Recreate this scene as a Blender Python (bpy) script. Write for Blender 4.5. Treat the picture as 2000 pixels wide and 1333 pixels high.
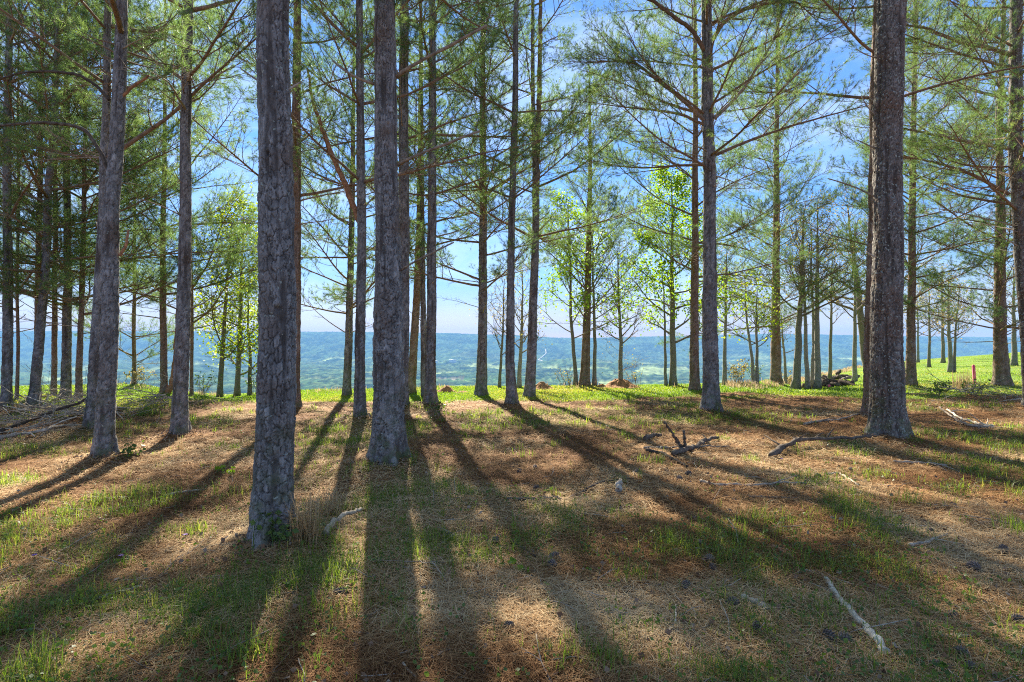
import bpy, math, random
import numpy as np
from mathutils import Matrix, Vector

R = math.radians
rng = np.random.default_rng(11)
random.seed(11)
scene = bpy.context.scene
for o in list(bpy.data.objects):
    bpy.data.objects.remove(o, do_unlink=True)
col = scene.collection

# ------------------------------------------------------------------ camera, sky, sun, exposure
FPX = 1111.0            # focal length in pixels of the 2000 px wide photograph (20 mm lens)
CAMH = 1.6
HOR = 666.5
cam_d = bpy.data.cameras.new('camera')
cam = bpy.data.objects.new('camera', cam_d)
col.objects.link(cam)
cam.location = (0, 0, CAMH)
cam.rotation_euler = (R(90), 0, 0)
cam_d.sensor_width = 36.0
cam_d.lens = 36.0 * FPX / 2000.0
cam_d.clip_start = 0.05
cam_d.clip_end = 60000
scene.camera = cam

SUN_EL, SUN_AZ = 33.0, -12.4          # azimuth from +Y, negative = to the left
SUN_STRENGTH, SKY_STRENGTH, EXPOSURE = 4.6, 0.060, 2.02
wd = bpy.data.worlds.new('World')
scene.world = wd
wd.use_nodes = True
nt = wd.node_tree
bgn = nt.nodes['Background']
sky = nt.nodes.new('ShaderNodeTexSky')
sky.sky_type = 'NISHITA'
sky.sun_disc = False
sky.sun_elevation = R(SUN_EL)
sky.sun_rotation = R(SUN_AZ)
sky.altitude = 400
sky.air_density = 1.0
sky.dust_density = 0.0
sky.ozone_density = 3.0
tc = nt.nodes.new('ShaderNodeTexCoord')
mp = nt.nodes.new('ShaderNodeMapping')
mp.inputs['Scale'].default_value = (1.6, 1.6, 7.0)
mp.inputs['Rotation'].default_value = (0.0, 0.12, 0.4)
nz = nt.nodes.new('ShaderNodeTexNoise')
nz.inputs['Scale'].default_value = 2.2
nz.inputs['Detail'].default_value = 7
nz.inputs['Roughness'].default_value = 0.6
nz.inputs['Distortion'].default_value = 0.6
cr = nt.nodes.new('ShaderNodeValToRGB')
cr.color_ramp.elements[0].position = 0.40
cr.color_ramp.elements[1].position = 0.74
cr.color_ramp.elements[1].color = (0.55, 0.55, 0.55, 1)
mixc = nt.nodes.new('ShaderNodeMix')
mixc.data_type = 'RGBA'
mixc.inputs['B'].default_value = (4.9, 5.5, 6.2, 1)
tint = nt.nodes.new('ShaderNodeMix')
tint.data_type = 'RGBA'
tint.blend_type = 'MULTIPLY'
tint.inputs['Factor'].default_value = 1.0
sep = nt.nodes.new('ShaderNodeSeparateXYZ')
tr_ = nt.nodes.new('ShaderNodeValToRGB')
for e_, (p_, c_) in zip([tr_.color_ramp.elements[0], tr_.color_ramp.elements.new(0.12), tr_.color_ramp.elements.new(0.3), tr_.color_ramp.elements[-1]],
                        [(0.0, (0.58, 0.37, 0.41)), (0.12, (0.32, 0.46, 0.66)), (0.3, (0.44, 0.64, 0.90)), (1.0, (0.80, 0.86, 0.86))]):
    e_.position = p_
    e_.color = (*c_, 1)
nt.links.new(tc.outputs['Generated'], sep.inputs[0])
nt.links.new(sep.outputs['Z'], tr_.inputs['Fac'])
nt.links.new(tr_.outputs['Color'], tint.inputs['B'])
nt.links.new(tc.outputs['Generated'], mp.inputs['Vector'])
nt.links.new(mp.outputs['Vector'], nz.inputs['Vector'])
nt.links.new(nz.outputs['Fac'], cr.inputs['Fac'])
nt.links.new(sky.outputs['Color'], tint.inputs['A'])
nt.links.new(cr.outputs['Color'], mixc.inputs['Factor'])
nt.links.new(tint.outputs['Result'], mixc.inputs['A'])
nt.links.new(mixc.outputs['Result'], bgn.inputs['Color'])
bgn.inputs['Strength'].default_value = SKY_STRENGTH

sl = bpy.data.lights.new('sun', 'SUN')
sl.energy = SUN_STRENGTH
sl.angle = R(0.53)
sl.color = (1.0, 0.91, 0.74)
sun = bpy.data.objects.new('sun', sl)
col.objects.link(sun)
sdir = Vector((math.sin(R(SUN_AZ)) * math.cos(R(SUN_EL)), math.cos(R(SUN_AZ)) * math.cos(R(SUN_EL)), math.sin(R(SUN_EL))))
sun.rotation_euler = sdir.to_track_quat('Z', 'Y').to_euler()
sun.location = (0, 0, 30)

vs = scene.view_settings
vs.view_transform = 'Standard'
vs.look = 'None'
vs.exposure = EXPOSURE
vs.gamma = 1.0
vs.use_curve_mapping = False
scene.cycles.max_bounces = 6
scene.cycles.diffuse_bounces = 3
scene.cycles.glossy_bounces = 2
scene.cycles.transmission_bounces = 4
scene.cycles.volume_bounces = 0
scene.cycles.transparent_max_bounces = 4
scene.cycles.use_denoising = False
scene.cycles.filter_width = 1.1
scene.cycles.sample_clamp_indirect = 4.0

# ------------------------------------------------------------------ helpers
def sm(a, b, x):
    t = np.clip((x - a) / (b - a), 0, 1)
    return t * t * (3 - 2 * t)

def hsh(*k):
    h = np.zeros(np.broadcast(*[np.asarray(a) for a in k]).shape, dtype=np.uint64)
    for i, a in enumerate(k):
        a = np.asarray(a).astype(np.int64).astype(np.uint64)
        h = (h ^ (a * np.uint64(0x9E3779B97F4A7C15) + np.uint64(0x7F4A7C15 + 7919 * i))) * np.uint64(0xBF58476D1CE4E5B9)
        h = h ^ (h >> np.uint64(29))
    h = h * np.uint64(0x94D049BB133111EB)
    h = h ^ (h >> np.uint64(31))
    return (h >> np.uint64(40)).astype(np.float64) / float(1 << 24)

np.seterr(over='ignore')

def n2(x, y, seed=0):
    xi, yi = np.floor(x), np.floor(y)
    fx, fy = x - xi, y - yi
    fx, fy = fx * fx * (3 - 2 * fx), fy * fy * (3 - 2 * fy)
    a, b = hsh(xi, yi, seed), hsh(xi + 1, yi, seed)
    c, d = hsh(xi, yi + 1, seed), hsh(xi + 1, yi + 1, seed)
    return (a * (1 - fx) + b * fx) * (1 - fy) + (c * (1 - fx) + d * fx) * fy

def fbm2(x, y, seed=0, o=4):
    s, a, t = 0, 0.5, 0
    for i in range(o):
        s = s + a * n2(x * 2 ** i, y * 2 ** i, seed + i * 17)
        t += a
        a *= 0.5
    return s / t

def n3(x, y, z, seed=0):
    zi = np.floor(z)
    fz = z - zi
    fz = fz * fz * (3 - 2 * fz)
    return n2(x + zi * 17.31, y + zi * 5.77, seed) * (1 - fz) + n2(x + (zi + 1) * 17.31, y + (zi + 1) * 5.77, seed) * fz

def make_mesh(name, V, quads=None, tris=None, smooth=True, attrs=None):
    me = bpy.data.meshes.new(name)
    V = np.asarray(V, dtype=np.float32)
    nq = 0 if quads is None else len(quads)
    n3_ = 0 if tris is None else len(tris)
    me.vertices.add(len(V))
    me.vertices.foreach_set('co', V.ravel())
    nl = nq * 4 + n3_ * 3
    me.loops.add(nl)
    me.polygons.add(nq + n3_)
    idx, st = [], []
    if nq:
        idx.append(np.asarray(quads, dtype=np.int32).ravel())
        st.append(np.arange(nq, dtype=np.int32) * 4)
    if n3_:
        idx.append(np.asarray(tris, dtype=np.int32).ravel())
        st.append(nq * 4 + np.arange(n3_, dtype=np.int32) * 3)
    me.loops.foreach_set('vertex_index', np.concatenate(idx))
    me.polygons.foreach_set('loop_start', np.concatenate(st))
    if smooth:
        me.polygons.foreach_set('use_smooth', np.ones(nq + n3_, dtype=bool))
    for k, a in (attrs or {}).items():
        a = np.asarray(a, dtype=np.float32)
        if a.ndim == 1:
            at = me.attributes.new(k, 'FLOAT', 'POINT')
            at.data.foreach_set('value', a)
        else:
            if a.shape[1] == 3:
                a = np.concatenate([a, np.ones((len(a), 1), np.float32)], 1)
            at = me.attributes.new(k, 'FLOAT_COLOR', 'POINT')
            at.data.foreach_set('color', a.ravel())
    me.update(calc_edges=True)
    return me

def link(name, me, mat=None, parent=None, loc=None):
    o = bpy.data.objects.new(name, me)
    if mat is not None and not me.materials:
        me.materials.append(mat)
    col.objects.link(o)
    if parent is not None:
        o.parent = parent
    if loc is not None:
        o.location = loc
    return o

def tag(o, label=None, cat=None, group=None, kind=None):
    if label: o['label'] = label
    if cat: o['category'] = cat
    if group: o['group'] = group
    if kind: o['kind'] = kind
    return o

def empty(name, loc, rz=0.0):
    o = bpy.data.objects.new(name, None)
    o.location = loc
    o.rotation_euler = (0, 0, rz)
    col.objects.link(o)
    return o

class MB:
    """collects tubes, blades and pieces into one mesh"""
    def __init__(s):
        s.V, s.Q, s.T, s.A, s.n = [], [], [], [], 0
    def add(s, V, Q=None, T=None, a=None):
        V = np.asarray(V, float)
        s.V.append(V)
        if Q is not None and len(Q): s.Q.append(np.asarray(Q) + s.n)
        if T is not None and len(T): s.T.append(np.asarray(T) + s.n)
        s.A.append(np.full(len(V), random.random()) if a is None else np.broadcast_to(np.asarray(a, float), (len(V),)))
        s.n += len(V)
    def tube(s, P, rad, k=5, a=None, cap=True):
        P = np.asarray(P, float)
        m = len(P)
        rad = np.broadcast_to(np.asarray(rad, float), (m,))
        Tn = np.gradient(P, axis=0)
        Tn /= np.linalg.norm(Tn, axis=1, keepdims=True) + 1e-9
        up = np.array([0, 0, 1.0]) if abs(Tn[0][2]) < 0.8 else np.array([1.0, 0, 0])
        n = np.cross(Tn, up)
        n /= np.linalg.norm(n, axis=1, keepdims=True) + 1e-9
        b = np.cross(Tn, n)
        th = np.arange(k) * 2 * math.pi / k
        ring = P[:, None] + rad[:, None, None] * (np.cos(th)[None, :, None] * n[:, None] + np.sin(th)[None, :, None] * b[:, None])
        i = np.arange(m - 1)[:, None] * k
        j = np.arange(k)[None]
        j2 = (j + 1) % k
        Q = np.stack([i + j, i + j2, i + k + j2, i + k + j], -1).reshape(-1, 4)
        T = None
        V = ring.reshape(-1, 3)
        if cap:
            V = np.concatenate([V, P[-1:], P[:1]])
            e = (m - 1) * k
            T = [(e + q, e + (q + 1) % k, m * k) for q in range(k)] + [((q + 1) % k, q, m * k + 1) for q in range(k)]
        s.add(V, Q, T, a)
    def mesh(s, name, smooth=True):
        return make_mesh(name, np.concatenate(s.V), np.concatenate(s.Q) if s.Q else None, np.concatenate(s.T) if s.T else None, smooth, {'rnd': np.concatenate(s.A)})

# ------------------------------------------------------------------ materials
def new_mat(name):
    m = bpy.data.materials.new(name)
    m.use_nodes = True
    n = m.node_tree
    n.nodes.clear()
    out = n.nodes.new('ShaderNodeOutputMaterial')
    return m, n, out

def N(n, t, **kw):
    x = n.nodes.new(t)
    for k, v in kw.items():
        if k in x.inputs: x.inputs[k].default_value = v
        else: setattr(x, k, v)
    return x

def ramp(n, stops):
    r = n.nodes.new('ShaderNodeValToRGB')
    els = r.color_ramp.elements
    while len(els) < len(stops): els.new(0.5)
    for e, (p, c) in zip(els, stops):
        e.position = p
        e.color = (*c, 1)
    return r

def mixrgb(n, fac, a, b, mode='MIX'):
    m = n.nodes.new('ShaderNodeMix')
    m.data_type = 'RGBA'
    m.blend_type = mode
    for k, v in (('Factor', fac), ('A', a), ('B', b)):
        if isinstance(v, (int, float)): m.inputs[k].default_value = v
        elif isinstance(v, tuple): m.inputs[k].default_value = (*v, 1)
        else: n.links.new(v, m.inputs[k])
    return m.outputs['Result']

def attr_mat(name, stops, rough=0.8, transl=0.0, noise=None, objrand=0.0, tr_col=None, spec=0.2, bump=None):
    """colour from the per-piece 'rnd' attribute through a ramp, optional translucency"""
    m, n, out = new_mat(name)
    at = N(n, 'ShaderNodeAttribute', attribute_name='rnd')
    fac = at.outputs['Fac']
    if objrand:
        oi = N(n, 'ShaderNodeObjectInfo')
        ma = N(n, 'ShaderNodeMath', operation='MULTIPLY_ADD')
        n.links.new(oi.outputs['Random'], ma.inputs[0]); ma.inputs[1].default_value = objrand
        mb = N(n, 'ShaderNodeMath', operation='MULTIPLY'); n.links.new(fac, mb.inputs[0]); mb.inputs[1].default_value = 1 - objrand
        n.links.new(mb.outputs[0], ma.inputs[2])
        fac = ma.outputs[0]
    rp = ramp(n, stops)
    n.links.new(fac, rp.inputs['Fac'])
    c = rp.outputs['Color']
    tco = N(n, 'ShaderNodeTexCoord')
    if noise:
        nz = N(n, 'ShaderNodeTexNoise', Scale=noise[0], Detail=5.0)
        n.links.new(tco.outputs['Object'], nz.inputs['Vector'])
        r2 = ramp(n, [(0.3, (1 - noise[1],) * 3), (0.7, (1 + noise[1],) * 3)])
        n.links.new(nz.outputs['Fac'], r2.inputs['Fac'])
        c = mixrgb(n, 1.0, c, r2.outputs['Color'], 'MULTIPLY')
    bs = N(n, 'ShaderNodeBsdfPrincipled', Roughness=rough)
    bs.inputs['Specular IOR Level'].default_value = spec
    n.links.new(c, bs.inputs['Base Color'])
    if bump:
        bn = N(n, 'ShaderNodeTexNoise', Scale=bump[0], Detail=6.0)
        n.links.new(tco.outputs['Object'], bn.inputs['Vector'])
        bp = N(n, 'ShaderNodeBump', Strength=bump[1], Distance=bump[2])
        n.links.new(bn.outputs['Fac'], bp.inputs['Height'])
        n.links.new(bp.outputs['Normal'], bs.inputs['Normal'])
    if transl:
        tr = N(n, 'ShaderNodeBsdfTranslucent')
        if tr_col: n.links.new(mixrgb(n, 1.0, c, tr_col, 'MULTIPLY'), tr.inputs['Color'])
        else: n.links.new(c, tr.inputs['Color'])
        mx = N(n, 'ShaderNodeMixShader', Fac=transl)
        n.links.new(bs.outputs[0], mx.inputs[1]); n.links.new(tr.outputs[0], mx.inputs[2])
        n.links.new(mx.outputs[0], out.inputs['Surface'])
    else:
        n.links.new(bs.outputs[0], out.inputs['Surface'])
    return m

def bark_material(name, stops, inner, lichen=0.12, warm=(0.17, 0.10, 0.065)):
    m, n, out = new_mat(name)
    at = N(n, 'ShaderNodeAttribute', attribute_name='rnd')
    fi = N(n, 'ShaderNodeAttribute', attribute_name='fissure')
    tco = N(n, 'ShaderNodeTexCoord')
    rp = ramp(n, stops)
    n.links.new(at.outputs['Fac'], rp.inputs['Fac'])
    mpg = N(n, 'ShaderNodeMapping', Scale=(1, 1, 0.25))
    n.links.new(tco.outputs['Object'], mpg.inputs['Vector'])
    nz = N(n, 'ShaderNodeTexNoise', Scale=70.0, Detail=6.0, Roughness=0.65)
    n.links.new(mpg.outputs['Vector'], nz.inputs['Vector'])
    r2 = ramp(n, [(0.3, (0.55,) * 3), (0.7, (1.45,) * 3)])
    n.links.new(nz.outputs['Fac'], r2.inputs['Fac'])
    c = mixrgb(n, 1.0, rp.outputs['Color'], r2.outputs['Color'], 'MULTIPLY')
    # warm patches where old plates have flaked away
    n4 = N(n, 'ShaderNodeTexNoise', Scale=3.0, Detail=4.0)
    n.links.new(tco.outputs['Object'], n4.inputs['Vector'])
    r4 = ramp(n, [(0.48, (0, 0, 0)), (0.72, (0.75,) * 3)])
    n.links.new(n4.outputs['Fac'], r4.inputs['Fac'])
    c = mixrgb(n, r4.outputs['Color'], c, warm)
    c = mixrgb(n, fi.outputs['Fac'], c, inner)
    # moss on the foot of the trunk
    sx = N(n, 'ShaderNodeSeparateXYZ'); n.links.new(tco.outputs['Object'], sx.inputs[0])
    mr = N(n, 'ShaderNodeMapRange'); mr.inputs['From Min'].default_value = 1.3; mr.inputs['From Max'].default_value = 0.0
    mr.inputs['To Max'].default_value = 0.75
    n.links.new(sx.outputs['Z'], mr.inputs['Value'])
    n5 = N(n, 'ShaderNodeTexNoise', Scale=7.0, Detail=5.0); n.links.new(tco.outputs['Object'], n5.inputs['Vector'])
    r5 = ramp(n, [(0.45, (0, 0, 0)), (0.66, (1, 1, 1))]); n.links.new(n5.outputs['Fac'], r5.inputs['Fac'])
    mm = N(n, 'ShaderNodeMath', operation='MULTIPLY'); n.links.new(mr.outputs['Result'], mm.inputs[0]); n.links.new(r5.outputs['Color'], mm.inputs[1])
    c = mixrgb(n, mm.outputs[0], c, (0.10, 0.125, 0.055))
    # lichen flecks
    n3_ = N(n, 'ShaderNodeTexNoise', Scale=28.0, Detail=3.0)
    n.links.new(tco.outputs['Object'], n3_.inputs['Vector'])
    r3 = ramp(n, [(0.70 - lichen, (0, 0, 0)), (0.74 - lichen, (0.9,) * 3)])
    n.links.new(n3_.outputs['Fac'], r3.inputs['Fac'])
    c = mixrgb(n, r3.outputs['Color'], c, (0.36, 0.40, 0.36))
    bs = N(n, 'ShaderNodeBsdfPrincipled', Roughness=0.9)
    bs.inputs['Specular IOR Level'].default_value = 0.15
    n.links.new(c, bs.inputs['Base Color'])
    bp = N(n, 'ShaderNodeBump', Strength=0.9, Distance=0.010)
    n.links.new(nz.outputs['Fac'], bp.inputs['Height'])
    n.links.new(bp.outputs['Normal'], bs.inputs['Normal'])
    n.links.new(bs.outputs[0], out.inputs['Surface'])
    return m

M = {}
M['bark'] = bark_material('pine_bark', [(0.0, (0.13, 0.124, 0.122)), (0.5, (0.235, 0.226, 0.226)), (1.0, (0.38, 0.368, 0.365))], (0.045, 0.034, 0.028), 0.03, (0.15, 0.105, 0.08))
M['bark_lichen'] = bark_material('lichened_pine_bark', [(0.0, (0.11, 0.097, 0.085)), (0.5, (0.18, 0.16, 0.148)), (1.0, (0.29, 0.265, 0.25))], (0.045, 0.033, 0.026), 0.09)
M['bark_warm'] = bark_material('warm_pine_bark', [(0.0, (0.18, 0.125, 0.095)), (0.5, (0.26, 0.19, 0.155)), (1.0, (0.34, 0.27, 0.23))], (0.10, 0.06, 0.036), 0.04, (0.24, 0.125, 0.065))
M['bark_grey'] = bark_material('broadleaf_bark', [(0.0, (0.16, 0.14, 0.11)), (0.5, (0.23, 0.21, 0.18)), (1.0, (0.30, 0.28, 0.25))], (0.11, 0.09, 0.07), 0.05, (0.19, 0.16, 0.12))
M['limb'] = attr_mat('pine_limb_wood', [(0, (0.16, 0.10, 0.065)), (0.6, (0.24, 0.165, 0.115)), (1, (0.33, 0.27, 0.23))], 0.9, noise=(14, 0.35))
M['deadwood'] = attr_mat('grey_dead_wood', [(0, (0.21, 0.16, 0.12)), (0.5, (0.34, 0.28, 0.22)), (1, (0.44, 0.38, 0.31))], 0.95, spec=0.06, noise=(20, 0.5), bump=(90, 0.5, 0.004))
M['palewood'] = attr_mat('pale_stripped_wood', [(0, (0.42, 0.34, 0.24)), (1, (0.62, 0.54, 0.42))], 0.8, noise=(22, 0.45), bump=(80, 0.5, 0.004))
M['darkwood'] = attr_mat('dark_fallen_wood', [(0, (0.075, 0.06, 0.048)), (1, (0.16, 0.13, 0.105))], 0.95, spec=0.05, noise=(24, 0.5), bump=(80, 0.6, 0.004))
M['redwood'] = attr_mat('reddish_barked_wood', [(0, (0.30, 0.15, 0.08)), (1, (0.40, 0.22, 0.13))], 0.9, noise=(20, 0.4))
M['needle'] = attr_mat('pine_needles', [(0, (0.078, 0.135, 0.07)), (0.45, (0.115, 0.18, 0.08)), (0.85, (0.165, 0.22, 0.09)), (1, (0.24, 0.21, 0.10))], 0.5, 0.52, objrand=0.4, tr_col=(1.75, 1.9, 1.05), spec=0.22)
M['deadneedle'] = attr_mat('dead_brown_needles', [(0, (0.13, 0.07, 0.035)), (1, (0.24, 0.14, 0.07))], 0.7, 0.3)
M['litter'] = attr_mat('fallen_pine_straw', [(0, (0.16, 0.070, 0.028)), (0.35, (0.33, 0.172, 0.072)), (0.7, (0.50, 0.315, 0.15)), (1, (0.64, 0.48, 0.28))], 0.8, 0.15, spec=0.10)
M['grass'] = attr_mat('forest_grass', [(0, (0.07, 0.13, 0.03)), (0.5, (0.13, 0.20, 0.04)), (0.8, (0.20, 0.25, 0.06)), (1, (0.36, 0.32, 0.14))], 0.5, 0.55, tr_col=(1.8, 1.8, 0.7), spec=0.4)
M['lawn'] = attr_mat('lawn_grass', [(0, (0.12, 0.22, 0.025)), (0.5, (0.19, 0.29, 0.035)), (0.8, (0.26, 0.33, 0.06)), (1, (0.38, 0.33, 0.12))], 0.5, 0.45, tr_col=(1.5, 1.5, 0.6), spec=0.3)
M['tan_grass'] = attr_mat('dry_tan_grass', [(0, (0.36, 0.24, 0.12)), (1, (0.62, 0.47, 0.28))], 0.6, 0.4)
M['leaf_bright'] = attr_mat('fresh_green_leaves', [(0, (0.11, 0.20, 0.02)), (0.6, (0.17, 0.28, 0.03)), (1, (0.26, 0.34, 0.05))], 0.5, 0.6, tr_col=(1.6, 1.6, 0.6), spec=0.3)
M['leaf_yellow'] = attr_mat('yellow_green_spring_leaves', [(0, (0.14, 0.22, 0.02)), (0.6, (0.21, 0.28, 0.03)), (1, (0.30, 0.32, 0.06))], 0.5, 0.55, tr_col=(1.5, 1.5, 0.5), spec=0.3)
M['leaf_bud'] = attr_mat('opening_buds', [(0, (0.20, 0.20, 0.06)), (0.5, (0.28, 0.24, 0.09)), (1, (0.33, 0.21, 0.11))], 0.6, 0.5, tr_col=(1.3, 1.3, 0.8))
M['leaf_shrub'] = attr_mat('shrub_leaves', [(0, (0.06, 0.12, 0.03)), (1, (0.15, 0.22, 0.05))], 0.5, 0.4, tr_col=(1.5, 1.5, 0.6), spec=0.4)
M['dirt'] = attr_mat('orange_dug_dirt', [(0, (0.34, 0.17, 0.075)), (1, (0.46, 0.25, 0.12))], 0.95, noise=(9, 0.45), bump=(18, 1.0, 0.05))
M['stone'] = attr_mat('rough_stone', [(0, (0.20, 0.17, 0.14)), (1, (0.36, 0.31, 0.26))], 0.9, noise=(9, 0.4), bump=(18, 0.8, 0.03))
M['cone'] = attr_mat('pine_cone_scales', [(0, (0.06, 0.042, 0.034)), (1, (0.24, 0.19, 0.165))], 0.75, noise=(60, 0.3))
M['pink'] = attr_mat('pink_survey_paint', [(0, (0.90, 0.16, 0.26)), (1, (0.90, 0.16, 0.26))], 0.6)
M['violet'] = attr_mat('violet_petals', [(0, (0.22, 0.12, 0.5)), (1, (0.32, 0.18, 0.6))], 0.6, 0.3)
M['yellowp'] = attr_mat('yellow_petals', [(0, (0.7, 0.6, 0.03)), (1, (0.75, 0.65, 0.06))], 0.6, 0.3)

# ------------------------------------------------------------------ terrain
BX = np.array([-900, 0, 230, 330, 440, 600, 700, 850, 950, 1150, 1300, 1450, 1550, 1620, 1700, 1850, 1950, 2100, 2900.])
BY = np.array([757, 755, 753, 762, 773, 765, 763, 758, 757, 755, 754, 751, 744, 730, 712, 700, 691, 686, 686.])
def brow(u):
    px = u * FPX + 1000
    D = 21.0 + 27.0 * sm(1440, 1760, px) + 3.0 * sm(330, 150, px)
    zb = CAMH - (np.interp(px, BX, BY) - HOR) / FPX * D
    return D, zb

mounds = []      # (x, y, height, radius): straw gathered round the trunks
def zg(x, y, mound=True):
    x = np.asarray(x, float); y = np.asarray(y, float)
    d = np.maximum(y, 0.5)
    u = np.clip(x / d, -1.7, 1.7)
    D, zb = brow(u)
    t = sm(13.0, 1.0, np.abs(y) * 0 + 14.0)  # constant
    t = np.clip((d - 13.0) / (D - 13.0), 0, 1)
    z = zb * (t * t * (3 - 2 * t) * 0.5 + t * 0.5)
    s = np.maximum(d - D, 0)
    z = z - 0.6 * (np.sqrt(s * s + 64) - 8)
    near = 1 - sm(60, 160, np.abs(y))
    z = z + near * (0.16 * (fbm2(x * 0.35 + 40, y * 0.35 + 40, 3, 3) - 0.5) * sm(0.5, 4, d) + 0.05 * (fbm2(x * 1.7 + 9, y * 1.7 + 9, 8, 3) - 0.5))
    if mound:
        for mx, my, mh, mr in mounds:
            r2 = (x - mx) ** 2 + (y - my) ** 2
            z = z + mh * np.exp(-r2 / (mr * mr))
    return z

def zg1(x, y):
    return float(zg(np.array([x]), np.array([y]))[0])

def hit(px, py, dmax=None):
    """where the line of sight through a pixel of the photograph meets the ground"""
    u = (px - 1000) / FPX
    d = np.linspace(1.5, 60, 4000)
    z = zg(u * d, d, False)
    below = (CAMH - (py - HOR) / FPX * d) < z
    D = float(brow(np.array([u]))[0][0])
    if below.any():
        dd = d[np.argmax(below)]
        if dd > D - 0.4: dd = D - 0.4
    else:
        dd = D - 0.4
    return u * dd, dd

def lawn_mask(x, y):
    u = np.clip(x / np.maximum(y, 0.5), -1.3, 1.3)
    px = u * FPX + 1000
    st = np.interp(px, [-500, 0, 250, 330, 420, 600, 900, 1050, 1180, 1260, 1400, 1700, 2000, 2600], [13.8, 13.8, 14.0, 15.4, 17.2, 15.2, 15.2, 15.0, 16.0, 16.6, 17.2, 16.6, 16.4, 16.4])
    w = (fbm2(x * 0.8 + 3, y * 0.8 + 7, 21, 4) - 0.5) * 3.0
    return sm(-0.5, 0.7, y + w - st)

def grass_mask(x, y):
    a = fbm2(x * 0.42 + 11, y * 0.42 + 5, 31, 4)
    b = fbm2(x * 1.6 + 1, y * 1.6 + 2, 37, 3)
    # greener to the left front, as in the photograph
    k = 0.02 * sm(8, 12, y) + 0.085 * sm(0.0, -3.0, x) * sm(7.5, 4.0, y) + 0.035 * sm(-7, -4, -np.abs(x)) - 0.03 * sm(3, 8, x) * sm(9, 12, y)
    return sm(0.505, 0.63, a * 0.65 + b * 0.35 + k)

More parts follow.
